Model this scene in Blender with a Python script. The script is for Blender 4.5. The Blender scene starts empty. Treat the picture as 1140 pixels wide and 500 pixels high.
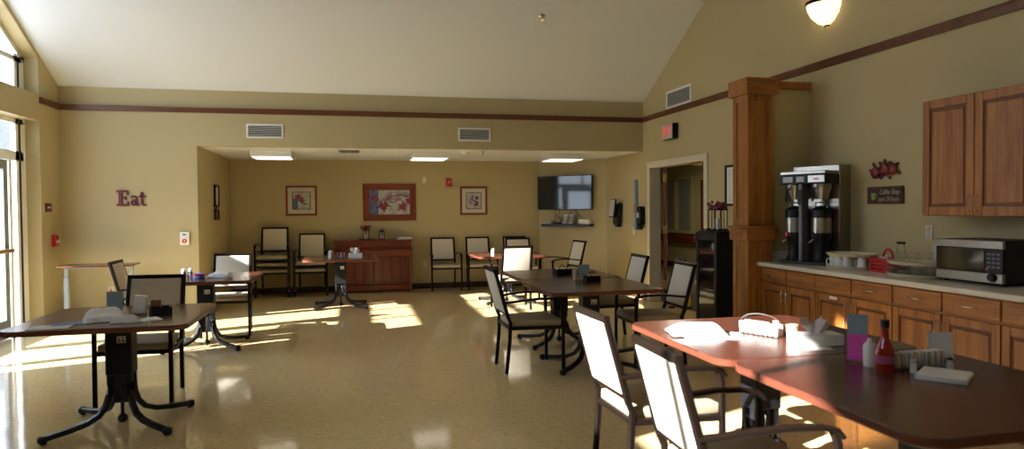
import bpy, bmesh, math, random
from mathutils import Vector, Matrix
random.seed(7)
PI = math.pi
SC = bpy.context.scene
COL = SC.collection

# ------------------------------------------------------------------ materials
def mat(name, col, rough=.5, metal=0., spec=.5, noise=0., nscale=8., bump=0., bscale=200., coat=0., emit=None, estr=0., alpha=None, trans=0.):
    m = bpy.data.materials.new(name); m.use_nodes = True
    nt = m.node_tree; b = nt.nodes['Principled BSDF']
    b.inputs['Base Color'].default_value = (*col, 1)
    b.inputs['Roughness'].default_value = rough
    b.inputs['Metallic'].default_value = metal
    b.inputs['Specular IOR Level'].default_value = spec
    b.inputs['Coat Weight'].default_value = coat
    b.inputs['Coat Roughness'].default_value = .08
    if trans: b.inputs['Transmission Weight'].default_value = trans
    if emit:
        b.inputs['Emission Color'].default_value = (*emit, 1); b.inputs['Emission Strength'].default_value = estr
    tc = nt.nodes.new('ShaderNodeTexCoord')
    if noise:
        n = nt.nodes.new('ShaderNodeTexNoise'); n.inputs['Scale'].default_value = nscale; n.inputs['Detail'].default_value = 5
        nt.links.new(tc.outputs['Object'], n.inputs['Vector'])
        r = nt.nodes.new('ShaderNodeValToRGB')
        r.color_ramp.elements[0].position = .3; r.color_ramp.elements[1].position = .7
        r.color_ramp.elements[0].color = (*[c*(1-noise) for c in col], 1)
        r.color_ramp.elements[1].color = (*[min(1, c*(1+noise)) for c in col], 1)
        nt.links.new(n.outputs['Fac'], r.inputs['Fac']); nt.links.new(r.outputs['Color'], b.inputs['Base Color'])
    if bump:
        n = nt.nodes.new('ShaderNodeTexNoise'); n.inputs['Scale'].default_value = bscale
        nt.links.new(tc.outputs['Object'], n.inputs['Vector'])
        bp = nt.nodes.new('ShaderNodeBump'); bp.inputs['Strength'].default_value = bump; bp.inputs['Distance'].default_value = .004
        nt.links.new(n.outputs['Fac'], bp.inputs['Height']); nt.links.new(bp.outputs['Normal'], b.inputs['Normal'])
    return m

def wood(name, dark, light, axis='Z', scale=14., rough=.35, coat=.2, stretch=.08):
    m = bpy.data.materials.new(name); m.use_nodes = True
    nt = m.node_tree; b = nt.nodes['Principled BSDF']
    b.inputs['Roughness'].default_value = rough; b.inputs['Coat Weight'].default_value = coat; b.inputs['Coat Roughness'].default_value = .15
    tc = nt.nodes.new('ShaderNodeTexCoord'); mp = nt.nodes.new('ShaderNodeMapping')
    s = [1, 1, 1]; s['XYZ'.index(axis)] = stretch; mp.inputs['Scale'].default_value = s
    nt.links.new(tc.outputs['Object'], mp.inputs['Vector'])
    n1 = nt.nodes.new('ShaderNodeTexNoise'); n1.inputs['Scale'].default_value = scale; n1.inputs['Detail'].default_value = 6; n1.inputs['Distortion'].default_value = .8
    n2 = nt.nodes.new('ShaderNodeTexNoise'); n2.inputs['Scale'].default_value = scale*7; n2.inputs['Detail'].default_value = 3
    for n in (n1, n2): nt.links.new(mp.outputs['Vector'], n.inputs['Vector'])
    mx = nt.nodes.new('ShaderNodeMix'); mx.data_type = 'FLOAT'; mx.inputs[0].default_value = .4
    nt.links.new(n1.outputs['Fac'], mx.inputs[2]); nt.links.new(n2.outputs['Fac'], mx.inputs[3])
    r = nt.nodes.new('ShaderNodeValToRGB'); r.color_ramp.elements[0].position = .36; r.color_ramp.elements[1].position = .62
    r.color_ramp.elements[0].color = (*dark, 1); r.color_ramp.elements[1].color = (*light, 1)
    nt.links.new(mx.outputs[0], r.inputs['Fac']); nt.links.new(r.outputs['Color'], b.inputs['Base Color'])
    return m

def glassy(name, tint=(1, 1, 1), rough=.0, refl=.08):
    m = bpy.data.materials.new(name); m.use_nodes = True
    nt = m.node_tree; nt.nodes.clear()
    o = nt.nodes.new('ShaderNodeOutputMaterial'); t = nt.nodes.new('ShaderNodeBsdfTransparent'); g = nt.nodes.new('ShaderNodeBsdfGlossy')
    t.inputs['Color'].default_value = (*tint, 1); g.inputs['Roughness'].default_value = rough
    f = nt.nodes.new('ShaderNodeFresnel'); f.inputs['IOR'].default_value = 1.45
    mx = nt.nodes.new('ShaderNodeMixShader')
    ge = nt.nodes.new('ShaderNodeNewGeometry'); k1 = nt.nodes.new('ShaderNodeMath'); k1.operation = 'SUBTRACT'; k1.inputs[0].default_value = 1
    k2 = nt.nodes.new('ShaderNodeMath'); k2.operation = 'MULTIPLY'
    nt.links.new(ge.outputs['Backfacing'], k1.inputs[1]); nt.links.new(k1.outputs[0], k2.inputs[0]); nt.links.new(f.outputs[0], k2.inputs[1])
    nt.links.new(k2.outputs[0], mx.inputs['Fac']); nt.links.new(t.outputs[0], mx.inputs[1]); nt.links.new(g.outputs[0], mx.inputs[2])
    nt.links.new(mx.outputs[0], o.inputs['Surface'])
    return m

def floor_mat():
    m = bpy.data.materials.new('speckled_vinyl'); m.use_nodes = True
    nt = m.node_tree; b = nt.nodes['Principled BSDF']
    tc = nt.nodes.new('ShaderNodeTexCoord')
    v = nt.nodes.new('ShaderNodeTexVoronoi'); v.inputs['Scale'].default_value = 62
    n = nt.nodes.new('ShaderNodeTexNoise'); n.inputs['Scale'].default_value = 1.1; n.inputs['Detail'].default_value = 3
    n3 = nt.nodes.new('ShaderNodeTexNoise'); n3.inputs['Scale'].default_value = 34; n3.inputs['Detail'].default_value = 3
    for q in (v, n, n3): nt.links.new(tc.outputs['Object'], q.inputs['Vector'])
    r = nt.nodes.new('ShaderNodeValToRGB')
    r.color_ramp.elements[0].position = 0; r.color_ramp.elements[0].color = (.50, .365, .155, 1)
    r.color_ramp.elements[1].position = 1; r.color_ramp.elements[1].color = (.84, .67, .37, 1)
    e = r.color_ramp.elements.new(.3); e.color = (.75, .58, .29, 1)
    sp = nt.nodes.new('ShaderNodeSeparateColor'); nt.links.new(v.outputs['Color'], sp.inputs[0])
    nt.links.new(sp.outputs[0], r.inputs['Fac'])
    mx = nt.nodes.new('ShaderNodeMix'); mx.data_type = 'RGBA'; mx.inputs[0].default_value = .5
    r2 = nt.nodes.new('ShaderNodeValToRGB'); r2.color_ramp.elements[0].color = (.68, .51, .25, 1); r2.color_ramp.elements[1].color = (.79, .63, .34, 1)
    nt.links.new(n3.outputs['Fac'], r2.inputs['Fac'])
    nt.links.new(r.outputs['Color'], mx.inputs[6]); nt.links.new(r2.outputs['Color'], mx.inputs[7])
    nt.links.new(mx.outputs[2], b.inputs['Base Color'])
    rr = nt.nodes.new('ShaderNodeMapRange'); rr.inputs[3].default_value = .05; rr.inputs[4].default_value = .12
    nt.links.new(n.outputs['Fac'], rr.inputs[0]); nt.links.new(rr.outputs[0], b.inputs['Roughness'])
    b.inputs['Specular IOR Level'].default_value = .75
    nb = nt.nodes.new('ShaderNodeTexNoise'); nb.inputs['Scale'].default_value = 3.2; nb.inputs['Detail'].default_value = 2
    nt.links.new(tc.outputs['Object'], nb.inputs['Vector'])
    bp = nt.nodes.new('ShaderNodeBump'); bp.inputs['Strength'].default_value = .12; bp.inputs['Distance'].default_value = .01
    nt.links.new(nb.outputs['Fac'], bp.inputs['Height']); nt.links.new(bp.outputs['Normal'], b.inputs['Normal'])
    return m

def brick_mat():
    m = bpy.data.materials.new('red_brick'); m.use_nodes = True
    nt = m.node_tree; b = nt.nodes['Principled BSDF']
    tc = nt.nodes.new('ShaderNodeTexCoord'); mp = nt.nodes.new('ShaderNodeMapping')
    mp.inputs['Rotation'].default_value = (PI/2, 0, 0)
    k = nt.nodes.new('ShaderNodeTexBrick'); k.inputs['Scale'].default_value = 5
    k.inputs['Color1'].default_value = (.15, .045, .03, 1); k.inputs['Color2'].default_value = (.10, .03, .02, 1); k.inputs['Mortar'].default_value = (.30, .27, .24, 1)
    k.inputs['Mortar Size'].default_value = .03
    nt.links.new(tc.outputs['Object'], mp.inputs['Vector']); nt.links.new(mp.outputs['Vector'], k.inputs['Vector'])
    nt.links.new(k.outputs['Color'], b.inputs['Base Color']); b.inputs['Roughness'].default_value = .9
    return m

M = {}
M['wall'] = mat('olive_wall_paint', (.46, .380, .20), .55, bump=.15, bscale=120, spec=.35)
M['ceil'] = mat('white_ceiling_paint', (.76, .80, .83), .8)
M['floor'] = floor_mat()
M['carpet'] = mat('brown_carpet', (.10, .07, .035), .9, noise=.2, nscale=40)
M['trim'] = wood('dark_stained_moulding', (.07, .022, .010), (.13, .042, .018), 'X', 9)
M['base'] = mat('dark_brown_baseboard', (.035, .014, .008), .45)
M['oakZ'] = wood('honey_oak_upright', (.205, .066, .009), (.41, .165, .034), 'Z', 11, .45, .0, .07)
M['oakY'] = wood('honey_oak_along', (.205, .066, .009), (.41, .165, .034), 'Y', 11, .45, .0, .07)
M['oakX'] = wood('honey_oak_across', (.205, .066, .009), (.41, .165, .034), 'X', 11, .45, .0, .07)
M['oakdark'] = mat('oak_groove', (.13, .040, .010), .5)
M['table'] = wood('mahogany_laminate', (.065, .018, .011), (.112, .033, .019), 'X', 9, .26, .2, .1)
M['tedge'] = mat('mahogany_edge_band', (.13, .038, .021), .36, 0., .3)
M['black'] = mat('black_metal', (.008, .008, .010), .38, 0., .35)
M['blackp'] = mat('black_plastic', (.007, .007, .008), .45, 0., .3)
M['gloss'] = mat('glossy_black_glass', (.006, .006, .008), .06, spec=.7)
M['frame'] = mat('bronze_chair_frame', (.009, .0055, .004), .38, 0., .13)
M['cream'] = mat('cream_woven_fabric', (.62, .57, .47), .9, noise=.08, nscale=160, bump=.3, bscale=500)
M['taupe'] = mat('taupe_seat_fabric', (.33, .285, .19), .85, noise=.1, nscale=160, bump=.3, bscale=500)
M['white'] = mat('white_paint', (.78, .78, .76), .45)
M['cloth'] = mat('white_cotton', (.80, .80, .80), .9, bump=.3, bscale=60)
M['paper'] = mat('white_paper', (.78, .76, .72), .8)
M['doorfr'] = mat('cream_door_frame', (.62, .56, .42), .4)
M['alu'] = mat('white_aluminium', (.80, .81, .82), .4, .0)
M['steelpaint'] = mat('grey_painted_steel', (.33, .36, .38), .4)
M['alug'] = mat('grey_aluminium', (.22, .24, .25), .4, .3)
M['steel'] = mat('brushed_steel', (.34, .32, .28), .30, 1., noise=.1, nscale=30)
M['chrome'] = mat('satin_nickel', (.6, .58, .54), .25, 1.)
M['brass'] = mat('brass', (.55, .36, .12), .3, 1.)
M['glass'] = glassy('clear_glass')
M['acryl'] = glassy('clear_acrylic', (.965, .97, .97))
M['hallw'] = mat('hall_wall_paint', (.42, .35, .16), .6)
M['hblind'] = mat('grey_blind', (.32, .34, .30), .7)
M['red'] = mat('red_plastic', (.55, .015, .02), .35)
M['maroon'] = mat('maroon_paint', (.13, .012, .02), .5)
M['pink'] = mat('magenta_paper', (.75, .10, .50), .7)
M['mauve'] = mat('muted_mauve_label', (.35, .06, .16), .5)
M['blue'] = mat('blue_print', (.05, .12, .40), .6)
M['bluegrey'] = mat('blue_grey_sheet', (.25, .36, .42), .6)
M['tan'] = mat('tan_plastic', (.50, .36, .22), .6)
M['wicker'] = mat('beige_tray', (.62, .54, .35), .5)
M['counter'] = mat('cream_laminate_counter', (.62, .57, .49), .3, noise=.05, nscale=60)
M['piano'] = wood('red_brown_piano', (.095, .013, .004), (.175, .028, .008), 'Z', 10, .3, .4)
M['pianoX'] = wood('red_brown_piano_across', (.105, .015, .005), (.185, .031, .009), 'X', 10, .3, .4)
M['pframe'] = wood('red_wood_frame', (.17, .035, .012), (.25, .055, .018), 'X', 10)
M['mat'] = mat('cream_picture_mat', (.55, .52, .44), .8)
M['pbg'] = mat('print_background', (.42, .42, .40), .6, noise=.35, nscale=9)
M['pblue'] = mat('print_blue', (.10, .14, .30), .6, noise=.5, nscale=20)
M['pleaf'] = mat('print_crimson_leaf', (.23, .030, .055), .6, noise=.4, nscale=22)
M['pmauve'] = mat('print_mauve_leaf', (.38, .20, .27), .6, noise=.4, nscale=22)
M['pdark'] = mat('print_branch', (.03, .025, .05), .6)
M['leafg'] = mat('dark_green_leaves', (.03, .06, .02), .7)
M['berry'] = mat('dark_berries', (.20, .01, .03), .4)
M['apple'] = mat('red_apple', (.17, .012, .008), .4, noise=.5, nscale=25)
M['yellow'] = mat('yellow_plastic', (.75, .38, .01), .4)
M['blackt'] = mat('black_lettering', (.01, .01, .01), .6)
M['goldt'] = mat('cream_lettering', (.36, .32, .20), .6)
M['signbr'] = mat('dark_brown_sign', (.045, .014, .010), .6)
M['green'] = mat('green_mug_paint', (.22, .30, .05), .6)
M['sauce'] = mat('hot_sauce', (.30, .010, .006), .12, coat=.5)
M['exitr'] = mat('exit_red', (.6, .03, .02), .5, emit=(1, .06, .04), estr=.8)
M['lampg'] = mat('frosted_lamp_glass', (.85, .75, .55), .4, emit=(1, .74, .38), estr=3.)
M['diff'] = mat('light_diffuser', (.85, .85, .8), .5, emit=(1, .93, .8), estr=1.7)
M['display'] = mat('pale_display', (.30, .33, .30), .3)
M['brick'] = brick_mat()
M['shingle'] = mat('grey_shingles', (.06, .065, .075), .9, noise=.25, nscale=8)
M['ground'] = mat('concrete_ground', (.42, .41, .38), .9, noise=.1, nscale=3)
M['grey'] = mat('dark_grey_plastic', (.10, .10, .12), .4)
M['lgrey'] = mat('light_grey_plastic', (.45, .46, .44), .5)
M['screen'] = mat('television_screen', (.010, .014, .024), .05, spec=.5)
M['kraft'] = mat('brown_box_card', (.20, .09, .04), .7)
M['darkslot'] = mat('dark_slot', (.03, .03, .03), .7)

# ------------------------------------------------------------------ mesh builder
class MB:
    def __init__(s): s.bm = bmesh.new(); s.mi = 0; s.X = Matrix.Identity(4)
    def m(s, i): s.mi = i; return s
    def _fin(s, verts, faces, X=None):
        T = s.X @ (X if X is not None else Matrix.Identity(4))
        for v in verts: v.co = T @ v.co
        for f in faces: f.material_index = s.mi
    def box(s, x0, x1, y0, y1, z0, z1, bev=0., X=None, seg=1):
        r = bmesh.ops.create_cube(s.bm, size=1)
        vs = r['verts']
        for v in vs: v.co = Vector(((x0+x1)/2+v.co.x*(x1-x0), (y0+y1)/2+v.co.y*(y1-y0), (z0+z1)/2+v.co.z*(z1-z0)))
        if bev:
            es = list({e for v in vs for e in v.link_edges})
            rr = bmesh.ops.bevel(s.bm, geom=es, offset=min(bev, .49*min(abs(x1-x0), abs(y1-y0), abs(z1-z0))), segments=seg, affect='EDGES', profile=.5)
            vs = list({v for f in rr['faces'] for v in f.verts} | {v for v in vs if v.is_valid})
        fs = list({f for v in vs for f in v.link_faces})
        s._fin(vs, fs, X); return s
    def cbox(s, c, size, bev=0., rot=None, seg=1):
        X = Matrix.Translation(c)
        if rot: X = X @ Matrix.Rotation(rot[2], 4, 'Z') @ Matrix.Rotation(rot[1], 4, 'Y') @ Matrix.Rotation(rot[0], 4, 'X')
        a, b, c2 = size
        return s.box(-a/2, a/2, -b/2, b/2, -c2/2, c2/2, bev, X, seg)
    def rings(s, rings, closed=False, cap=True, X=None):
        vr = [[s.bm.verts.new(p) for p in r] for r in rings]
        fs = []
        n = len(vr[0])
        for i in range(len(vr) - (0 if closed else 1)):
            a, b = vr[i], vr[(i+1) % len(vr)]
            for j in range(n):
                k = (j+1) % n
                try: fs.append(s.bm.faces.new((a[j], a[k], b[k], b[j])))
                except ValueError: pass
        if cap and not closed:
            fs.append(s.bm.faces.new(list(reversed(vr[0])))); fs.append(s.bm.faces.new(vr[-1]))
        s._fin([v for r in vr for v in r], fs, X); return s
    def tube(s, pts, r, seg=8, h=None, up=(0, 0, 1), closed=False, sq=False, radii=None):
        """round tube radius r, or (sq) rectangular bar r wide, h high, swept along pts"""
        P = [Vector(p) for p in pts]; R = []
        n = len(P)
        for i, p in enumerate(P):
            if closed: t = P[(i+1) % n] - P[i-1]
            else: t = P[min(i+1, n-1)] - P[max(i-1, 0)]
            t.normalize(); u = Vector(up)
            if abs(t.dot(u)) > .98: u = Vector((0, 1, 0)) if abs(t.y) < .9 else Vector((1, 0, 0))
            sd = t.cross(u).normalized(); u2 = sd.cross(t).normalized()
            k = radii[i] if radii else 1
            if sq:
                a, b = r/2*k, (h or r)/2*k; c = min(a, b)*.35
                prof = [(a, -b+c), (a, b-c), (a-c, b), (-a+c, b), (-a, b-c), (-a, -b+c), (-a+c, -b), (a-c, -b)]
            else:
                prof = [(r*k*math.cos(2*PI*j/seg), (h or r)*k*math.sin(2*PI*j/seg)) for j in range(seg)]
            R.append([p + sd*a_ + u2*b_ for a_, b_ in prof])
        return s.rings(R, closed)
    def lathe(s, prof, seg=20, c=(0, 0, 0), X=None, cap=True):
        c = Vector(c)
        R = [[c + Vector((max(r, 1e-4)*math.cos(2*PI*j/seg), max(r, 1e-4)*math.sin(2*PI*j/seg), z)) for j in range(seg)] for r, z in prof]
        return s.rings(R, False, cap, X)
    def cyl(s, c, r, z0, z1, seg=16, r2=None): return s.lathe([(r, z0), (r2 if r2 is not None else r, z1)], seg, c)
    def prism(s, poly, ax, a0, a1, X=None):
        """poly: 2D points in the two other axes (cyclic order x,y,z without ax), extruded along ax"""
        def P(p, a):
            if ax == 'X': return (a, p[0], p[1])
            if ax == 'Y': return (p[0], a, p[1])
            return (p[0], p[1], a)
        return s.rings([[P(p, a0) for p in poly], [P(p, a1) for p in poly]], False, True, X)
    def quad(s, a, b, c, d):
        v = [s.bm.verts.new(p) for p in (a, b, c, d)]; f = s.bm.faces.new(v); s._fin(v, [f]); return s
    def ball(s, c, r, seg=12, sc=(1, 1, 1)):
        rr = bmesh.ops.create_uvsphere(s.bm, u_segments=seg, v_segments=max(6, seg//2+2), radius=r)
        vs = rr['verts']
        for v in vs: v.co = Vector((v.co.x*sc[0]+c[0], v.co.y*sc[1]+c[1], v.co.z*sc[2]+c[2]))
        s._fin(vs, list({f for v in vs for f in v.link_faces})); return s
    def build(s, name, mats, parent=None, loc=(0, 0, 0), rz=0., ang=.65):
        bmesh.ops.recalc_face_normals(s.bm, faces=s.bm.faces)
        me = bpy.data.meshes.new(name); s.bm.to_mesh(me); s.bm.free()
        for q in (mats if isinstance(mats, (list, tuple)) else [mats]): me.materials.append(M[q] if isinstance(q, str) else q)
        me.polygons.foreach_set('use_smooth', [True]*len(me.polygons)); me.set_sharp_from_angle(angle=ang)
        o = bpy.data.objects.new(name, me); COL.objects.link(o)
        o.location = loc; o.rotation_euler = (0, 0, rz)
        if parent: o.parent = parent
        return o

def tag(o, label=None, cat=None, group=None, kind=None):
    if label: o['label'] = label
    if cat: o['category'] = cat
    if group: o['group'] = group
    if kind: o['kind'] = kind
    return o
def thing(name, label, cat, loc=(0, 0, 0), rz=0., group=None):
    o = bpy.data.objects.new(name, None); COL.objects.link(o); o.empty_display_size = .1
    o.location = loc; o.rotation_euler = (0, 0, rz)
    return tag(o, label, cat, group)
def dup(root, loc, rz=0., label=None, group=None):
    r = root.copy(); COL.objects.link(r); r.location = loc; r.rotation_euler = (0, 0, rz)
    if label: r['label'] = label
    if group: r['group'] = group
    for ch in list(root.children):
        c = ch.copy(); COL.objects.link(c); c.parent = r
        for g in list(ch.children):
            d = g.copy(); COL.objects.link(d); d.parent = c
    return r
def struct(name, mb, m, parent=None):
    o = mb.build(name, m, parent)
    if not parent: o['kind'] = 'structure'
    return o
def text(s, size, depth, name, m, parent, loc, rot, align='CENTER', shear=0., sx=1.):
    cu = bpy.data.curves.new(name, 'FONT'); cu.body = s; cu.size = size; cu.extrude = depth; cu.align_x = align; cu.align_y = 'CENTER'; cu.shear = shear
    t = bpy.data.objects.new(name+'_tmp', cu); COL.objects.link(t)
    dg = bpy.context.evaluated_depsgraph_get()
    me = bpy.data.meshes.new_from_object(t.evaluated_get(dg)); bpy.data.objects.remove(t)
    me.materials.clear(); me.materials.append(M[m])
    o = bpy.data.objects.new(name, me); COL.objects.link(o); o.location = loc; o.rotation_euler = rot; o.scale = (sx, 1, 1); o.parent = parent
    return o

# ------------------------------------------------------------------ room constants
XL, XR, YH, YB, YF = -3.73, 4.48, 10.1, 12.64, -1.5
ZC, ZA, SL, RID = 3.11, 2.35, .52, 4.3
XA = -2.06
def zceil(y): return ZC + SL*(YH-y) if y >= RID else ZC + SL*(YH-RID) - SL*(RID-y)
ZR = zceil(RID)

# floor
struct('floor', MB().box(XL-.2, XR+.15, YF-.1, YB+.1, -.1, 0), 'floor')
struct('floor_hall', MB().box(XR+.15, 7.8, 6.5, 19.1, -.1, -.002), 'carpet')
# ceiling
mb = MB()
mb.prism([(YH+.15, zceil(YH)-.078), (YH+.15, zceil(YH)+.1), (RID, ZR+.18), (YF-.15, zceil(YF)+.1), (YF-.15, zceil(YF)-.078), (RID, ZR)], 'X', XL-.2, XR+.15)
struct('ceiling', mb, 'ceil')
struct('ceiling_alcove', MB().box(XA-.1, XR+.15, YH+.15, YB+.15, ZA, ZA+.1), 'ceil')
# left wall with two glazed gable bays
mb = MB()
x0, x1 = XL-.26, XL
YB2 = -.6
mb.prism([(9.52, 0), (YH, 0), (YH, zceil(YH)), (9.52, zceil(9.52))], 'X', x0, x1)
mb.prism([(6.75, 2.58), (9.52, 2.58), (9.52, 2.90), (6.75, 2.90)], 'X', x0, x1)
mb.prism([(6.75, zceil(6.75)-.06), (9.52, zceil(9.52)-.06), (9.52, zceil(9.52)), (6.75, zceil(6.75))], 'X', x0, x1)
mb.prism([(1.88, 0), (6.75, 0), (6.75, zceil(6.75)), (RID, ZR), (1.88, zceil(1.88))], 'X', x0, x1)
mb.prism([(YB2, 0), (1.88, 0), (1.88, 2.90), (YB2, 2.90)], 'X', x0, x1)
mb.prism([(YB2, zceil(YB2)-.06), (1.88, zceil(1.88)-.06), (1.88, zceil(1.88)), (YB2, zceil(YB2))], 'X', x0, x1)
mb.prism([(YF, 0), (YB2, 0), (YB2, zceil(YB2)), (YF, zceil(YF))], 'X', x0, x1)
struct('wall_left', mb, 'wall')
# back wall: stub on the left and the header over the alcove
mb = MB()
mb.box(XL-.2, XA, YH, YH+.15, 0, ZC+.02)
mb.box(XA, XR, YH, YH+.15, ZA, ZC+.02)
struct('wall_back', mb, 'wall')
struct('wall_alcove_left', MB().box(XA-.15, XA, YH+.15, YB+.15, 0, ZA), 'wall')
struct('wall_alcove_back', MB().box(XA, 3.6, YB, YB+.15, 0, ZA+.1), 'wall')
mb = MB(); mb.prism([(3.47, 12.64), (4.48, 11.70), (4.63, 11.70), (4.63, 12.79), (3.47, 12.79)], 'Z', 0, ZA+.05)
struct('wall_alcove_corner', mb, 'wall')
# right wall with doorway
D0, D1, DZ = 8.14, 9.84, 2.08
mb = MB()
mb.prism([(D1, 0), (11.72, 0), (11.72, ZA+.1), (YH+.15, ZA+.1), (YH+.15, ZC-.05), (D1, zceil(D1))], 'X', XR, XR+.15)
mb.prism([(D0, DZ), (D1, DZ), (D1, zceil(D1)), (D0, zceil(D0))], 'X', XR, XR+.15)
mb.prism([(YF, 0), (D0, 0), (D0, zceil(D0)), (RID, ZR), (YF, zceil(YF))], 'X', XR, XR+.15)
struct('wall_right', mb, 'wall')
struct('wall_front', MB().box(XL-.2, XR+.15, YF-.15, YF, 0, zceil(YF)), 'wall')
# wing wall that carries the counter end
struct('wall_wing', MB().box(4.0, XR, 6.04, 6.16, 0, 2.62), 'wall')
mb = MB().box(3.98, XR, 6.015, 6.185, 2.62, 2.70, .006)
struct('trim_4', mb, 'oakX')
# mouldings
def molding(name, mb): return struct(name, mb, 'trim')
prof = lambda: None
mb = MB(); mb.prism([(YH, 2.80), (YH-.018, 2.80), (YH-.03, 2.825), (YH-.03, 2.85), (YH-.045, 2.87), (YH, 2.875)], 'X', XL, XR); molding('trim_1', mb)
mb = MB(); mb.prism([(XR, 2.80), (XR-.018, 2.80), (XR-.03, 2.825), (XR-.03, 2.85), (XR-.045, 2.87), (XR, 2.875)], 'Y', YF, YH); molding('trim_2', mb)
mb = MB(); mb.prism([(XL, 2.80), (XL+.018, 2.80), (XL+.03, 2.825), (XL+.03, 2.85), (XL+.045, 2.87), (XL, 2.875)], 'Y', 9.53, YH); molding('trim_3', mb)
# baseboards
def bb(name, *a): struct(name, MB().box(*a, 0, .10, .004), 'base')
bb('baseboard_left', XL, XL+.014, 9.54, YH)
bb('baseboard_back', XL+.014, XA, YH-.014, YH)
bb('baseboard_alcove_left', XA, XA+.014, YH, YB-.014)
bb('baseboard_alcove_back', XA+.014, 3.46, YB-.014, YB)
mb = MB(); mb.prism([(3.46, 12.64), (3.46, 12.626), (4.47, 11.686), (4.48, 11.70)], 'Z', 0, .10); struct('baseboard_alcove_corner', mb, 'base')
bb('baseboard_right', XR-.014, XR, 9.93, 11.69)
bb('baseboard_right.001', XR-.014, XR, 6.17, 8.05)
# doorway trim
mb = MB()
mb.box(XR-.02, XR+.17, D1-.015, D1+.08, 0, DZ+.08, .004); mb.box(XR-.02, XR+.17, D0-.08, D0+.015, 0, DZ+.08, .004); mb.box(XR-.02, XR+.17, D0+.015, D1-.015, DZ-.015, DZ+.08, .004)
struct('trim_5', mb, 'doorfr')
# hall beyond
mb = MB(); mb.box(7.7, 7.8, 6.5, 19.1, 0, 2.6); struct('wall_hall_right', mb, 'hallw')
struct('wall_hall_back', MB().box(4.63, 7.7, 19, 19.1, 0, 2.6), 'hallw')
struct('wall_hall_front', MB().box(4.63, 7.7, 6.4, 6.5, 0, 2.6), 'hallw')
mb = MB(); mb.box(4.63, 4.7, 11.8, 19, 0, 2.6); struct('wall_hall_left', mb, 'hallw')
struct('ceiling_hall', MB().box(4.63, 7.8, 6.4, 19.1, 2.6, 2.7), 'ceil')
struct('baseboard_hall', MB().box(7.68, 7.70, 6.5, 19, 0, .12), 'base')
w = struct('window_4', MB().box(7.60, 7.70, 14.45, 14.53, .84, 2.18).box(7.60, 7.70, 16.1, 16.18, .84, 2.18).box(7.60, 7.70, 15.27, 15.36, .84, 2.18).box(7.58, 7.70, 14.53, 16.1, .84, .92).box(7.60, 7.70, 14.53, 16.1, 2.10, 2.18), 'hallw')
mb = MB()
for i in range(29): mb.box(7.66, 7.69, 14.6, 15.2, .94+i*.04, .97+i*.04); mb.box(7.66, 7.69, 15.42, 16.03, .94+i*.04, .97+i*.04)
struct('blind', mb, 'hblind', w)
d = struct('door_5', MB().box(7.62, 7.70, 14.12, 14.2, 0, 2.15).box(7.62, 7.70, 13.1, 13.18, 0, 2.15).box(7.62, 7.7, 13.18, 14.12, 2.07, 2.15), 'hallw')
struct('door_leaf', MB().box(7.65, 7.69, 13.18, 14.12, 0, 2.07), 'oakdark', d)
hr = MB().box(7.58, 7.66, 14.3, 18.5, .62, .80, .02)
for y in (14.6, 16, 17.4): hr.box(7.62, 7.70, y, y+.06, .66, .76)
tag(hr.build('handrail', 'pianoX'), 'dark wooden crash rail along the hall wall below the blinds', 'handrail')
# hall door leaf, swung open
a = math.atan2(.89, .45)
dl = struct('door_3', MB().box(0, .84, -.044, 0, .01, 2.06), 'pframe'); dl.location = (4.69, 9.82, 0); dl.rotation_euler = (0, 0, a)
struct('door_hinge', MB().box(-.03, .02, -.05, .006, 1.85, 1.98).box(-.03, .02, -.05, .006, 1.05, 1.18).box(-.03, .02, -.05, .006, .2, .33), 'brass', dl)
mb = MB().box(4.44, 4.62, 8.25, 8.55, 2.02, 2.075, .005)
# door closer on the frame head
c = thing('door_closer', 'bronze door closer arm under the hall doorway head, right end', 'door closer', (4.55, 8.42, 2.02))
MB().box(-.03, .03, -.13, .13, 0, .055, .008).build('closer_body', 'brass', c)
MB().tube([(0, -.1, 0), (.05, -.25, -.02)], .012, sq=True).build('closer_arm', 'black', c)

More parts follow.
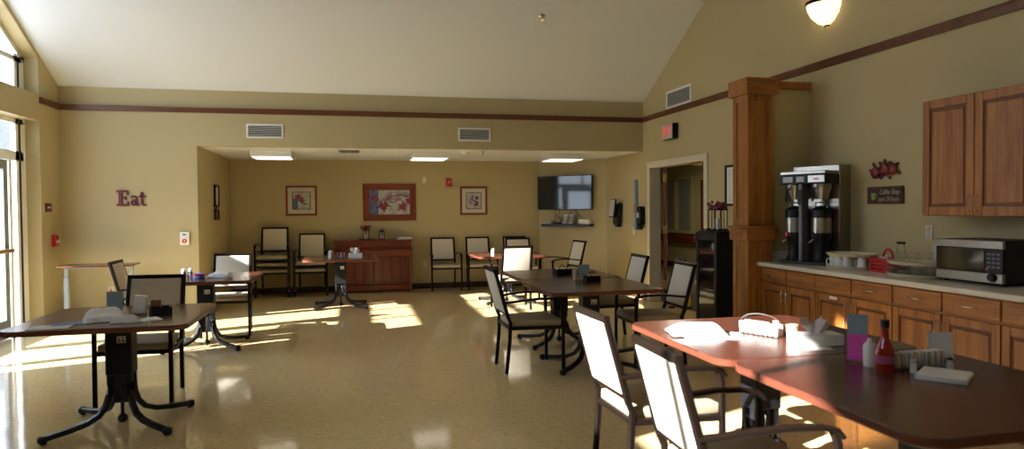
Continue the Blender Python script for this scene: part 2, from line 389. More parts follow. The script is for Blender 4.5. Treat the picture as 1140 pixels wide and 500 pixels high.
# ------------------------------------------------------------------ glazed bays
def bay(n1, n2, ya, yb, mull):
    """n1 lower storefront (or None), n2 gable light; ya<yb; mull = mullion positions"""
    gx0, gx1 = XL-.215, XL-.155
    if n1:
        f = MB()
        f.box(gx0, gx1, ya, ya+.06, 0, 2.58); f.box(gx0, gx1, yb-.25, yb, 0, 2.58)
        f.box(gx0, gx1, ya+.06, yb-.06, 2.52, 2.58); f.box(gx0, gx1, ya+.06, yb-.06, 2.08, 2.19)
        for y in mull[1:]: f.box(gx0+.005, gx1-.005, y-.025, y+.025, 2.19, 2.52)
        f.box(gx0, gx1, mull[0]-.04, mull[0]+.025, 0, 2.08); f.box(gx0+.001, gx1-.001, ya+.35, ya+.40, 0, 2.08)
        o = struct(n1, f, 'alu')
        struct('window_pane', MB().box(XL-.188, XL-.182, ya+.05, yb-.05, 2.18, 2.53), 'glass', o)
        struct('window_pane', MB().box(XL-.188, XL-.182, mull[0], yb-.05, .02, 2.09), 'glass', o)
        struct('window_gasket', MB().box(gx0-.004, gx1+.003, yb-.18, yb-.13, .02, 2.58), 'blackt', o)
    u = MB()
    def t(y): return zceil(y)-.06
    u.box(gx0, gx1, ya, ya+.06, 2.90, t(ya)); u.box(gx0, gx1, yb-(.25 if n1 else .06), yb, 2.90, t(yb)); u.box(gx0, gx1, ya+.06, yb-.06, 2.90, 2.96)
    u.prism([(ya, t(ya)), (yb, t(yb)), (yb, t(yb)-.07), (ya, t(ya)-.07)], 'X', gx0, gx1)
    lo = min(t(ya), t(yb))
    if n1: u.box(gx0, gx1, ya+.06, yb-.06, lo-.09, lo-.03)
    for y in mull[1:]: u.box(gx0+.005, gx1-.005, y-.025, y+.025, 2.96, t(y)-.05)
    o2 = struct(n2, u, 'alu')
    g = MB(); g.prism([(ya+.05, 2.95), (yb-.05, 2.95), (yb-.05, t(yb-.05)-.05), (ya+.05, t(ya+.05)-.05)], 'X', XL-.188, XL-.182)
    struct('window_pane', g, 'glass', o2)
    if n1: struct('window_gasket', MB().box(gx0-.004, gx1+.003, yb-.18, yb-.13, 2.96, lo-.09), 'blackt', o2)
bay('window_1', 'window_2', 6.75, 9.52, [9.13, 8.49, 7.62])
bay(None, 'window_3', YB2, 1.88, [2.05, .32])
def glass_door(name, ya, yb, pull):
    f = MB(); gx0, gx1 = XL-.208, XL-.162
    f.box(gx0, gx1, ya, ya+.10, .01, 2.07); f.box(gx0, gx1, yb-.10, yb, .01, 2.07); f.box(gx0, gx1, ya+.1, yb-.1, 1.97, 2.07); f.box(gx0, gx1, ya+.1, yb-.1, .01, .22)
    o = struct(name, f, 'alug')
    struct('door_glass', MB().box(XL-.188, XL-.182, ya+.1, yb-.1, .22, 1.97), 'glass', o)
    struct('push_bar', MB().box(XL-.11, XL-.08, ya+.06, yb-.06, 1.0, 1.045, .006).box(XL-.162, XL-.11, ya+.06, ya+.09, 1.0, 1.04).box(XL-.162, XL-.11, yb-.09, yb-.06, 1.0, 1.04), 'brass', o)
glass_door('door_1', 8.11, 9.07, 1); glass_door('door_2', 7.15, 8.10, -1)

# outside
struct('ground_outside', MB().box(-60, XL-.27, -40, 60, -.14, -.04), 'ground')
bp_ = MB().box(-4.97, -4.3, 11.7, 12.1, -.04, 4.4)
tag(struct('pillar_brick', bp_, 'brick'))
b = thing('building', 'grey-roofed neighbouring building seen through the glass at the left edge', 'building', (-22, 34, -.04))
MB().box(-9, 9, -4, 4, 0, 3.0).build('wall', 'brick', b)
mb = MB(); mb.prism([(-4.6, 2.95), (4.6, 2.95), (0, 6.6)], 'X', -9.5, 9.5); mb.build('roof', 'shingle', b)

# ------------------------------------------------------------------ column
t = thing('oak_column', 'panelled honey oak column at the end of the wing wall', 'column', (3.865, 6.09, 0))
def colseg(z0, z1, h):
    mb = MB(); a = h
    mb.box(-a+.012, a-.012, -a+.012, a-.012, z0, z1)
    for sx in (-1, 1):
        for sy in (-1, 1): mb.box(min(sx*a, sx*(a-.065)), max(sx*a, sx*(a-.065)), min(sy*a, sy*(a-.065)), max(sy*a, sy*(a-.065)), z0, z1, .003)
    for zz in ((z0, z0+.07), (z1-.07, z1)):
        mb.box(-a+.065, a-.065, -a+.001, a-.001, *zz, .002); mb.box(-a+.001, a-.001, -a+.065, a-.065, *zz, .002)
    return mb
colseg(0, 1.14, .135).build('lower_shaft', 'oakZ', t)
colseg(1.27, 2.56, .135).build('upper_shaft', 'oakZ', t)
MB().box(-.16, .16, -.16, .16, 1.13, 1.25, .004).box(-.185, .185, -.185, .185, 1.25, 1.272, .006).build('belt_band', 'oakX', t)
MB().box(-.168, .168, -.168, .168, 2.55, 2.71, .004).build('cap', 'oakX', t)

# ------------------------------------------------------------------ counter run
def door_panel(mb, y0, y1, z0, z1, xf, w=.055):
    """raised panel door whose front is at x = xf, facing -X, local to world coords"""
    mb.m(0).box(xf, xf+.02, y0, y0+w, z0, z1, .003).box(xf, xf+.02, y1-w, y1, z0, z1, .003)
    mb.box(xf, xf+.02, y0+w, y1-w, z0, z0+w, .003).box(xf, xf+.02, y0+w, y1-w, z1-w, z1, .003)
    mb.m(1).box(xf+.012, xf+.019, y0+w-.002, y1-w+.002, z0+w-.002, z1-w+.002)
    g = .022
    mb.m(0).box(xf+.004, xf+.014, y0+w+g, y1-w-g, z0+w+g, z1-w-g, .006)
def bar_handle(parent, p0, p1):
    mb = MB(); p0 = Vector(p0); p1 = Vector(p1); d = (p1-p0).normalized()
    o = Vector((-.028, 0, 0))
    mb.tube([p0, p0+o*.8+d*.004, p0+o+d*.014, p1+o-d*.014, p1+o*.8-d*.004, p1], .0045, 8, up=(1, 0, 0) if abs(d.z) < .5 else (0, 1, 0))
    return mb.build('handle', 'chrome', parent)
YC = [5.93, 5.135, 4.27, 3.40, 2.53]; YM = [5.54, 4.70, 3.835, 2.965]
cl = ['oak base cabinet at the counter end beside the column', 'oak base cabinet below the trays of cups and red basket',
      'oak base cabinet below the microwave, near the pink sheet', 'oak base cabinet at the right edge of the picture']
XF = 3.86
for i in range(4):
    y1, ym, y0 = YC[i], YM[i], YC[i+1]
    t = thing('base_cabinet', cl[i], 'cabinet', (0, 0, 0), 0, 'oak base cabinets under the counter')
    MB().box(XF+.021, XR-.002, y0+.001, y1-.001, .10, .884).box(XF+.09, XR-.002, y0+.001, y1-.001, 0, .10).build('body', 'oakY', t)
    for a_, b_, s in ((ym, y1, -1), (y0, ym, 1)):
        mb = MB(); mb.box(XF, XF+.02, a_+.006, b_-.006, .745, .872, .004); mb.box(XF-.002, XF+.004, a_+.03, b_-.03, .768, .849, .002)
        dr = mb.build('drawer', 'oakY', t)
        bar_handle(dr, (XF, (a_+b_)/2-.055, .808), (XF, (a_+b_)/2+.055, .808))
        mb = MB(); door_panel(mb, a_+.006, b_-.006, .12, .725, XF); do = mb.build('door', ['oakZ', 'oakdark'], t)
        yy = a_+.035 if s == -1 else b_-.035
        bar_handle(do, (XF, yy, .575), (XF, yy, .68))
        if i == 1 and s == -1: MB().box(XF-.0015, XF, a_+.16, a_+.25, .69, .715).build('label_sticker', 'paper', do)
struct('trim_6', MB().box(XF+.005, XR-.002, 5.931, 6.038, 0, .884), 'oakZ')
mb = MB().box(3.835, XR-.002, 2.50, 6.038, .885, .925, .006)
ct = tag(mb.build('countertop', 'counter'), 'long cream laminate countertop along the right wall', 'countertop')
MB().box(3.86, XR-.004, 6.018, 6.037, .926, 1.02, .003).build('end_splash', 'counter', ct)
MB().box(XR-.02, XR-.003, 2.50, 6.017, .926, 1.02, .003).build('back_splash', 'wall', ct)
# upper cabinet
t = thing('wall_cabinet', 'oak wall cabinet with two raised panel doors above the microwave', 'cabinet', (0, 0, 0))
MB().box(4.165, XR-.002, 3.42, 4.30, 1.385, 2.235, .003).build('body', 'oakZ', t)
for a_, b_, s in ((3.86, 4.30, -1), (3.42, 3.86, 1)):
    mb = MB(); door_panel(mb, a_+.003, b_-.003, 1.39, 2.23, 4.144, .062); do = mb.build('door', ['oakZ', 'oakdark'], t)
    yy = a_+.03 if s == -1 else b_-.03
    bar_handle(do, (4.144, yy, 1.42), (4.144, yy, 1.53))
# microwave
t = thing('microwave', 'black microwave with steel trim on the counter under the wall cabinet', 'microwave', (4.10, 3.85, .926))
MB().box(.01, .355, -.26, .26, .02, .30, .006).build('body', 'blackp', t)
d = MB().box(-.012, .012, -.125, .26, .085, .245, .003).build('door', 'gloss', t)
MB().box(-.014, .012, -.26, .26, .245, .30, .004).box(-.014, .012, -.26, .26, .02, .085, .004).build('trim_strip', 'steel', t)
cp = MB().box(-.012, .012, -.26, -.127, .085, .245, .003).build('control_panel', 'blackp', t)
mb = MB()
for i in range(4):
    for j in range(3): mb.box(-.0135, -.012, -.24+j*.035, -.215+j*.035, .12+i*.028, .135+i*.028)
mb.build('button', 'grey', cp)
MB().box(-.0145, -.012, -.155, -.137, .105, .12).build('button', 'red', cp)
mb = MB(); mb.lathe([(.033, 0), (.033, .004), (.026, .005), (.024, .022), (.001, .023)], 20, X=Matrix.Translation((-.014, -.19, .06)) @ Matrix.Rotation(-PI/2, 4, 'Y')); mb.build('dial', ['blackp'], t)
mb = MB()
for x in (.04, .32):
    for y in (-.22, .22): mb.cyl((x, y, 0), .014, 0, .021, 10)
mb.build('foot', 'blackp', t)
# coffee brewer
t = thing('coffee_brewer', 'tall twin steel coffee brewer standing on the counter beside the column', 'coffee machine', (4.215, 5.62, .926), math.radians(20))
# local: front = -X, width along Y (near = -Y)
W2 = .24
MB().box(.02, .23, -W2, W2, .01, .92, .01).build('tower', 'steel', t)
MB().box(-.20, .02, -W2, W2, 0, .03, .006).build('base_tray', 'blackp', t)
hd = MB().box(-.20, .02, -W2, W2, .74, .83, .006).build('brew_head', 'blackp', t)
MB().box(-.19, .02, -W2+.01, W2-.01, .831, .86, .004).build('head_lid', 'steel', t)
MB().box(-.204, -.2, .09, .19, .76, .81).box(-.204, -.2, -.03, .05, .76, .81).build('display', 'display', hd)
MB().box(-.204, -.2, -.23, -.07, .755, .815).build('nameplate', 'steel', hd)
MB().box(-.206, -.204, -.175, -.125, .778, .792).build('emblem', 'red', hd)
MB().box(-.205, -.10, -.010, .026, .03, .74, .004).build('centre_post', 'grey', t)
MB().box(-.218, -.214, -.008, .028, .55, .69).build('switch_strip', 'blackp', t)
for y in (-.13, .14):
    mb = MB(); mb.lathe([(.05, .60), (.085, .70), (.09, .74)], 20, (-.09, y, 0)); mb.build('brew_basket', 'steel', t)
    MB().tube([(-.175, y, .70), (-.21, y, .69), (-.225, y, .66), (-.225, y, .58)], .009, 8).build('basket_handle', 'blackp', t)
    s = MB().lathe([(.085, .03), (.07, .05), (.055, .09), (.06, .2), (.088, .25), (.088, .29)], 20, (-.09, y, 0)).build('dispenser_stand', 'blackp', t)
    s = MB().lathe([(.088, .29), (.088, .43)], 24, (-.09, y, 0)).build('coffee_server', 'steel', t)
    MB().lathe([(.09, .43), (.085, .50), (.05, .53), (.02, .54)], 20, (-.09, y, 0)).build('server_lid', 'blackp', s)
    MB().lathe([(.09, .26), (.09, .292)], 24, (-.09, y, 0)).build('server_collar', 'blackp', s)
    MB().tube([(-.09, y-.055, .52), (-.09, y-.055, .57), (-.09, y+.055, .57), (-.09, y+.055, .52)], .007, 8).build('server_handle', 'chrome', s)
    MB().tube([(-.17, y, .24), (-.20, y, .245), (-.235, y, .225), (-.25, y+.02, .205)], .008, 8).build('spigot', 'chrome', s)
    MB().box(-.225, -.205, y-.012, y+.012, .25, .30, .005).build('spigot_lever', 'red' if y > 0 else 'blackp', s)
MB().tube([(.23, -.16, .6), (.245, -.2, .45), (.235, -.24, .3), (.235, -.26, .1), (.22, -.29, .02)], .006, 8).build('power_cord', 'lgrey', t)
tag(MB().cbox((0, 0, .045), (.012, .085, .09), .003, (0, -.12, .3)).build('price_card', 'lgrey', None, (4.34, 5.24, .928)), 'small pale card standing against the brewer side behind the mugs', 'card')

# trays with mugs / glasses
def oval_tray(label, loc, w, l, mtl='wicker', group=None):
    mb = MB(); n = 28; R = []
    for r_, z in ((.92, 0), (1, .026), (1.03, .026), (.97, .006), (.3, .006)):
        R.append([(w*r_*math.cos(2*PI*j/n), l*r_*math.sin(2*PI*j/n), z) for j in range(n)])
    mb.rings(R); return tag(mb.build('serving_tray', mtl, None, loc), label, 'tray', group)
TC = (4.16, 5.06)
oval_tray('lower beige oval tray holding the white mugs beside the brewer', (*TC, .926), .17, .235)
mug = None
k = 0
for (dx, dy, lb) in ((-.115, -.085, 'right'), (-.125, 0.0, 'middle'), (-.10, .09, 'left'), (-.02, .165, 'far left'), (-.03, -.165, 'near right'), (.0, -.05, ''), (.01, .05, ''), (.09, -.11, ''), (.10, 0, ''), (.09, .11, '')):
    lab = {'right': 'white mug at the front right rim of the lower tray', 'middle': 'white mug at the front middle of the lower tray', 'left': 'white mug at the front left of the lower tray', 'far left': 'white mug at the left end of the lower tray, next to the brewer',
           'near right': 'white mug at the right end of the lower tray, next to the red basket'}.get(lb, 'white mug in the inner rows between the two stacked trays')
    if mug is None:
        mug = thing('mug', lab, 'mug', (TC[0]+dx, TC[1]+dy, .933), 0, 'white mugs between the stacked trays')
        MB().lathe([(.036, 0), (.037, .002), (.033, .09), (.030, .098), (.001, .098)], 20).build('body', 'white', mug)
        MB().tube([(-.034, 0, .075), (-.055, 0, .07), (-.06, 0, .045), (-.052, 0, .025), (-.035, 0, .02)], .0045, 8, up=(0, 1, 0)).build('handle', 'white', mug)
    else: dup(mug, (TC[0]+dx, TC[1]+dy, .933), random.uniform(-1, 1.5), lab)
oval_tray('empty upper beige oval tray resting on the upturned white mugs', (*TC, 1.033), .17, .235)
# red basket with condiments
t = thing('condiment_basket', 'red plastic lattice basket with a hoop handle on the counter', 'basket', (4.21, 4.70, .926), .03); t.scale = (1, .80, 1)
mb = MB()
for s in (-1, 1):
    for i in range(9): mb.cbox((s*.075, -.13+i*.0325, .05), (.006, .013, .1), .001)
    for i in range(5): mb.cbox((-.06+i*.03, s*.14, .05), (.013, .006, .1), .001)
    for z in (.01, .04, .07, .098): mb.cbox((s*.075, 0, z), (.008, .286, .014), .002); mb.cbox((0, s*.14, z), (.15, .008, .014), .002)
mb.box(-.075, .075, -.14, .14, 0, .006); mb.tube([(-.082, -.147, .105), (.082, -.147, .105), (.082, .147, .105), (-.082, .147, .105)], .006, 8, closed=True)
mb.build('lattice_body', 'red', t)
MB().tube([(0, .065*math.cos(a), .1+.085*math.sin(a)) for a in [PI*i/12 for i in range(13)]], .009, 8, up=(1, 0, 0)).build('handle', 'red', t)
for i in range(12):
    x, y = random.uniform(-.05, .05), random.uniform(-.085, .085)
    if i == 0: pk = tag(MB().cbox((0, 0, 0), (.04, .055, .012), .004).build('creamer_packet', 'paper', None), 'pale packet lying in the red lattice basket', 'packet', 'packets in the red basket'); p = pk
    else: p = pk.copy(); COL.objects.link(p)
    p.location = (4.21+x, 4.70+y, .94+.0137*(i//1)*.75+.0); p.rotation_euler = (random.uniform(-.15, .15), random.uniform(-.15, .15), random.uniform(0, 3))
# glass tray stack
GC = (4.14, 4.34)
oval_tray('lower beige oval tray of small glasses left of the microwave', (*GC, .926), .17, .235)
gl = None
pos = [(-.12, -.10), (-.13, -.03), (-.13, .045), (-.11, .12), (-.04, -.17), (-.04, .17), (-.03, -.06), (-.03, .06), (.06, -.12), (.06, 0), (.06, .12)]
def tumbler(name, label, h, r, group):
    g = thing(name, label, 'glass', (0, 0, 0), 0, group)
    MB().lathe([(r*.85, 0), (r, h), (r-.003, h), (r*.85-.003, .008), (.001, .008)], 16, cap=False).build('bowl', 'acryl', g)
    MB().lathe([(r*.85, 0), (r*.86, .006), (.001, .007)], 16).build('base', 'lgrey', g)
    return g
for i, (x, y) in enumerate(pos):
    if gl is None:
        gl = tumbler('drinking_glass', 'small clear glass on the lower tray beside the microwave', .082, .030, 'glasses on the lower tray'); gl.location = (GC[0]+x, GC[1]+y, .933)
    else: dup(gl, (GC[0]+x, GC[1]+y, .933))
oval_tray('upper beige oval tray carrying upturned glasses beside the microwave', (*GC, 1.017), .165, .225)
wg = None
for i, (x, y) in enumerate([(-.10, -.12), (-.11, -.035), (-.11, .05), (-.02, -.14), (-.02, -.05), (.07, -.08), (.0, .03)]):
    if wg is None:
        wg = thing('stemmed_glass', 'clear stemmed glass turned upside down on the upper tray', 'glass', (GC[0]+x, GC[1]+y, 1.024), 0, 'upturned stemmed glasses on the upper tray')
        MB().lathe([(.034, 0), (.030, .03), (.012, .055)], 16, cap=False).build('bowl', 'acryl', wg)
        MB().lathe([(.006, .055), (.005, .075), (.028, .083), (.028, .086)], 16).build('stem_and_foot', 'acryl', wg)
    else: dup(wg, (GC[0]+x, GC[1]+y, 1.024))
t = thing('glass_jug', 'clear glass jug with a black wood handle on the upper tray', 'jug', (GC[0]-.02, GC[1]+.13, 1.024))
MB().lathe([(.05, 0), (.052, .04), (.03, .09), (.033, .10)], 20, cap=False).build('body', 'acryl', t)
MB().tube([(0, -.045, .06), (0, -.03, .15)], .002, 6).tube([(0, .045, .06), (0, .03, .15)], .002, 6).build('wire_bail', 'chrome', t)
MB().tube([(0, -.035, .15), (0, .035, .15)], .010, 10, up=(1, 0, 0)).build('handle', 'blackp', t)
t = thing('napkin_cup', 'glass cup stuffed with white napkins behind the upturned glasses', 'cup', (GC[0]+.14, GC[1]-.02, 1.024))
t.location = (4.33, 4.30, .926)
MB().lathe([(.05, 0), (.056, .12), (.054, .12), (.047, .01)], 16, cap=False).build('cup', 'acryl', t)
mb = MB()
for i in range(7): mb.cbox((random.uniform(-.02, .02), -.045+i*.015, .15), (.07, .006, .17), .002, (random.uniform(-.12, .12), random.uniform(-.1, .1), 0))
mb.build('napkin', 'paper', t)

# ------------------------------------------------------------------ chairs
def make_chair(label, group=None):
    """front faces -Y, origin on the floor under the seat centre"""
    t = thing('armchair', label, 'chair', (0, 0, 0), 0, group)
    def bp(z): return .228 + max(0, z-.44)*.27   # y of the back post
    for s in (-1, 1):
        MB().tube([(s*.262, -.245, 0.012), (s*.262, -.242, .35), (s*.262, -.238, .60), (s*.258, -.225, .640)], .030, h=.028, sq=True, up=(0, 1, 0)).build('leg', 'frame', t)
        MB().tube([(s*.205, .262, 0.012), (s*.212, .232, .30), (s*.214, .226, .46), (s*.214, bp(.52), .52)], .030, h=.030, sq=True, up=(0, 1, 0)).build('leg', 'frame', t)
        for gx, gy in ((.262, -.245), (.205, .262)): MB().cyl((s*gx, gy, 0), .012, 0, .014, 10).build('glide', 'lgrey', t)
        MB().tube([(s*.256, -.258, .618), (s*.258, -.235, .648), (s*.262, -.15, .664), (s*.262, -.03, .668), (s*.252, .09, .660), (s*.234, .19, .646), (s*.216, bp(.64)+.004, .636)], .040, h=.018, sq=True).build('armrest', 'frame', t)
    mb = MB()
    mb.tube([(-.25, -.235, .41), (.25, -.235, .41)], .022, h=.030, sq=True)
    mb.tube([(-.214, .226, .41), (.214, .226, .41)], .022, h=.030, sq=True)
    for s in (-1, 1): mb.tube([(s*.262, -.235, .41), (s*.214, .226, .41)], .022, h=.030, sq=True)
    mb.build('seat_frame', 'frame', t)
    # seat cushion
    mb = MB(); n = 5
    mb.prism([(-.245, -.245), (.245, -.245), (.235, -.1), (.198, .225), (-.198, .225), (-.235, -.1)], 'Z', .42, .478)
    es = [e for e in mb.bm.edges]; bmesh.ops.bevel(mb.bm, geom=es, offset=.018, segments=3, affect='EDGES', profile=.6)
    mb.build('seat', 'taupe', t)
    # back frame
    fr = MB()
    hw = .205
    P = lambda x, z: (x, bp(z), z)
    for s in (-1, 1): fr.tube([P(s*(hw+.008), .50), P(s*(hw+.005), .70), P(s*hw, .925)], .032, h=.030, sq=True, up=(0, 1, 0))
    fr.tube([P(-hw-.013, .922), P(hw+.015, .920)], .032, h=.036, sq=True)
    fr.tube([P(-hw, .532), P(hw, .532)], .022, h=.022, sq=True)
    b = fr.build('back_frame', 'frame', t)
    # padded panel
    mb = MB()
    tilt = math.atan(.27)
    mb.cbox((0, bp(.727), .727), (.386, .034, .378), .013, (-tilt, 0, 0), 3)
    mb.build('backrest', 'cream', t)
    return t
CH = None
def chair(x, y, deg, label, group, z=0):
    """deg: rotation about Z; 0 faces the camera (-Y), 90 faces +X"""
    global CH
    if CH is None:
        CH = make_chair(label, group); CH.location = (x, y, z); CH.rotation_euler = (0, 0, math.radians(deg)); return CH
    return dup(CH, (x, y, z), math.radians(deg), label, group)
G = 'cream and dark metal armchairs in the dining room'
chair(-1.60, 5.83, -2, 'armchair facing the camera behind the front left table with folded towels', G)
chair(-2.12, 8.10, 92, 'armchair in front of the white-legged table, seen from the side', G)
chair(-1.44, 8.62, 0, 'half sunlit armchair behind the left table with two small bottles', G)
for k in range(3):
    chair(-1.31, 12.16-k*.035, 0, 'armchair in the taller stack in the alcove corner, ' + ('at the bottom', 'in the middle', 'on top')[k], 'stacked armchairs by the alcove wall', k*.115)
for k in range(2):
    chair(-.70, 12.18-k*.035, 0, 'armchair in the lower stack beside the piano, ' + ('underneath', 'on top')[k], 'stacked armchairs by the alcove wall', k*.115)
chair(1.60, 12.22, 0, 'armchair against the alcove wall just right of the piano', G)
chair(2.25, 12.22, 0, 'second armchair right of the piano, below the small right picture', G)
chair(2.95, 12.18, 0, 'mostly hidden armchair against the wall behind the far round-cornered table', G)
chair(2.84, 11.47, 0, 'mostly hidden armchair at the far side of the table below the television', G)
chair(2.25, 9.70, 180, 'bright sunlit armchair with its back to the camera below the television', G)
chair(3.20, 10.45, -82, 'armchair below the television shelf, facing left to the far table', G)
chair(2.75, 7.10, -90, 'armchair beside the door frame at the right of the middle tables', G)
chair(2.72, 5.99, -92, 'armchair in front of the yellow floor sign, right of the middle tables', G)
chair(1.555, 6.05, 91, 'armchair in full view at the left of the middle tables, seen from behind', G)
chair(1.54, 3.34, 92, 'sunlit armchair with half lit seat, at the corner of the table with the white cloth', G)
chair(1.485, 2.42, 88, 'nearest sunlit armchair, cut off by the bottom of the picture', G)

# ------------------------------------------------------------------ tables
def rsq(h, r, n=5):
    pts = []
    for cx, cy, a0 in ((h-r, h-r, 0), (-h+r, h-r, 90), (-h+r, -h+r, 180), (h-r, -h+r, 270)):
        for i in range(n+1):
            a = math.radians(a0+90*i/n); pts.append((cx+r*math.cos(a), cy+r*math.sin(a)))
    return pts
def make_table(label, group, H=.75, half=.53):
    t = thing('dining_table', label, 'table', (0, 0, 0), 0, group)
    mb = MB()
    mb.m(0).rings([[(*p, H-.006) for p in rsq(half, .09)], [(*p, H) for p in rsq(half-.004, .088)]])
    mb.m(1).rings([[(*p, H-.034) for p in rsq(half-.004, .088)], [(*p, H-.029) for p in rsq(half, .09)], [(*p, H-.0062) for p in rsq(half, .09)]])
    mb.build('tabletop', ['table', 'tedge'], t)
    d = H-.75
    MB().box(-.082, .082, -.07, .07, .355+d, .715+d, .008).build('column_housing', 'blackp', t)
    MB().box(-.22, .22, -.20, .20, H-.046, H-.035, .003).build('mounting_plate', 'black', t)
    MB().box(-.05, -.005, -.04, .04, .16, .36+d, .006).box(.005, .05, -.04, .04, .16, .36+d, .006).build('inner_post', 'black', t)
    for sx in (-1, 1):
        for sy in (-1, 1):
            P = [(.060, .038, .37+d), (.060, .039, .30), (.066, .045, .22), (.082, .062, .15), (.115, .098, .095), (.17, .15, .062), (.25, .225, .045), (.36, .33, .032)]
            lg = MB().tube([(sx*a, sy*b, c) for a, b, c in P], .040, h=.036, sq=True).build('leg', 'black', t)
            MB().cbox((sx*.362, sy*.332, .028), (.05, .05, .05), .012, (0, 0, PI/4)).cyl((sx*.355, sy*.325, 0), .015, 0, .012, 12).build('foot_cap', 'blackp', lg)
    MB().ball((0, 0, .045), .032, 14).cyl((0, 0, 0), .012, .05, .17, 10).build('caster', 'blackp', t)
    s = MB().box(-.005, .05, -.0722, -.0702, .575+d, .62+d)
    s = s.build('instruction_label', 'white', t)
    mb = MB()
    for x in (.001, .026): mb.box(x, x+.018, -.0732, -.0724, .582+d, .592+d); mb.box(x+.005, x+.012, -.0732, -.0724, .594+d, .602+d); mb.box(x, x+.008, -.0732, -.0724, .604+d, .613+d)
    mb.build('pictogram', 'blackt', s)
    return t
TG = 'square mahogany tables on black pedestals'
T0 = make_table('front left mahogany table with folded towels on it', TG); T0.location = (-1.56, 5.17, 0)
dup(T0, (-1.55, 7.92, 0), 0, 'mahogany table behind the front left table, with two small bottles')
dup(T0, (-.19, 10.6, 0), .02, 'mahogany table standing alone in front of the piano')
dup(T0, (2.33, 10.45, 0), 0, 'farthest mahogany table, partly hidden behind the bright sunlit chair')
dup(T0, (2.13, 6.03, 0), 0, 'nearer mahogany table of the middle pair')
dup(T0, (2.17, 7.12, 0), 0, 'farther mahogany table of the middle pair, with a single black caddy')
T6 = make_table('mahogany table with the tissue box and the white cloth', TG, .78, .54); T6.location = (2.13, 3.28, 0)
dup(T6, (2.15, 2.19, 0), 0, 'nearest mahogany table, with the hot sauce bottle and pink sheet')
ZT, Z6 = .7505, .7805

# hi-low table with white legs by the wall
t = thing('side_table', 'narrow table with a thin brown top and white telescopic legs by the wall', 'table', (-3.13, 9.62, 0), .06)
MB().box(-.42, .42, -.22, .22, .775, .795, .006).build('tabletop', 'table', t)
for x in (-.37, .36):
    l = MB().box(x-.028, x+.028, -.03, .03, .03, .64, .006).build('leg', 'steelpaint', t)
    MB().box(x-.02, x+.02, -.022, .022, .64, .775, .004).build('inner_tube', 'steelpaint', l)
    MB().box(x-.03, x+.03, -.25, .25, 0, .03, .008).build('foot', 'steelpaint', l)
MB().box(-.39, -.02, -.03, .03, .75, .774, .003).build('cross_bar', 'steelpaint', t)

# ------------------------------------------------------------------ piano
t = thing('upright_piano', 'red-brown upright piano against the alcove wall', 'piano', (.345, 12.36, 0))
MB().box(-.66, .66, -.02, .26, .03, .90, .004).build('case', 'pianoX', t)
MB().box(-.68, .68, -.14, .27, .90, .925, .008).build('top_lid', 'pianoX', t)
up = MB().box(-.66, .66, -.12, -.02, .775, .90, .004).build('upper_panel', 'pianoX', t)
for x0_, x1_ in ((-.60, -.36), (.36, .60)):
    MB().box(x0_, x1_, -.128, -.12, .835, .88, .003).build('drawer_front', 'piano', up)
    MB().ball(((x0_+x1_)/2, -.134, .858), .008, 8).build('knob', 'blackp', up)
MB().box(-.35, .35, -.127, -.12, .84, .878, .002).build('music_rail', 'piano', up)
MB().box(-.67, .67, -.24, -.02, .64, .76, .012).build('keyboard_lid', 'pianoX', t)
MB().box(-.68, .68, -.245, -.02, .762, .775, .004).build('lid_ledge', 'piano', t)
lp = MB().box(-.63, .63, -.05, -.02, .13, .64).build('lower_panel', 'oakdark', t)
mb = MB()
for i in range(8): mb.box(-.625+i*.157, -.625+i*.157+.147, -.064, -.05, .14, .635, .003)
mb.build('slat', 'piano', lp)
bt = MB().box(-.66, .66, -.10, -.02, .03, .13, .004).build('bottom_rail', 'pianoX', t)
for x in (-.06, 0, .06): MB().tube([(x, -.10, .06), (x, -.15, .055), (x, -.165, .05)], .012, 8, h=.005).build('pedal', 'brass', bt)
for x in (-.64, .64):
    MB().lathe([(.022, 0), (.022, .05), (.014, .07), (.024, .14), (.016, .22), (.026, .38), (.016, .50), (.022, .54), (.014, .56), (.025, .60), (.025, .64)], 14, (x, -.20, 0)).build('leg', 'piano', t)
PZ = .9255
def lantern(name, label, loc, w, h, mtl='blackp', flowers=True):
    t = thing(name, label, 'lantern', loc)
    mb = MB(); a = w/2
    mb.box(-a, a, -a, a, 0, .012); mb.box(-a, a, -a, a, h*.68, h*.70)
    for sx in (-1, 1):
        for sy in (-1, 1): mb.box(min(sx*a, sx*(a-.008)), max(sx*a, sx*(a-.008)), min(sy*a, sy*(a-.008)), max(sy*a, sy*(a-.008)), .01, h*.69)
        mb.box(-.004, .004, min(sx*a, sx*(a-.006)), max(sx*a, sx*(a-.006)), .01, h*.69); mb.box(min(sx*a, sx*(a-.006)), max(sx*a, sx*(a-.006)), -.004, .004, .01, h*.69)
    mb.rings([[(-a*1.1, -a*1.1, h*.70), (a*1.1, -a*1.1, h*.70), (a*1.1, a*1.1, h*.70), (-a*1.1, a*1.1, h*.70)], [(-.012, -.012, h*.88), (.012, -.012, h*.88), (.012, .012, h*.88), (-.012, .012, h*.88)]])
    mb.build('housing', mtl, t)
    MB().tube([(.022*math.cos(q), 0, h*.92+.022*math.sin(q)) for q in [2*PI*i/12 for i in range(12)]], .003, 6, closed=True, up=(0, 1, 0)).build('ring', mtl, t)
    MB().cyl((0, 0, 0), a*.45, .012, h*.4, 14).build('candle', 'paper', t)
    if flowers:
        mb = MB()
        for i in range(44):
            q = random.uniform(0, 2*PI); r = random.uniform(0, a*1.5)
            c = (r*math.cos(q), r*math.sin(q), h*.82+random.uniform(-.03, .05))
            mb.m(i % 2).ball(c, random.uniform(.013, .022), 8)
        mb.build('flowers', ['berry', 'pleaf'], t)
    return t
lantern('lantern', 'black lantern topped with dark red flowers on the piano', (.22, 12.42, PZ), .11, .24)
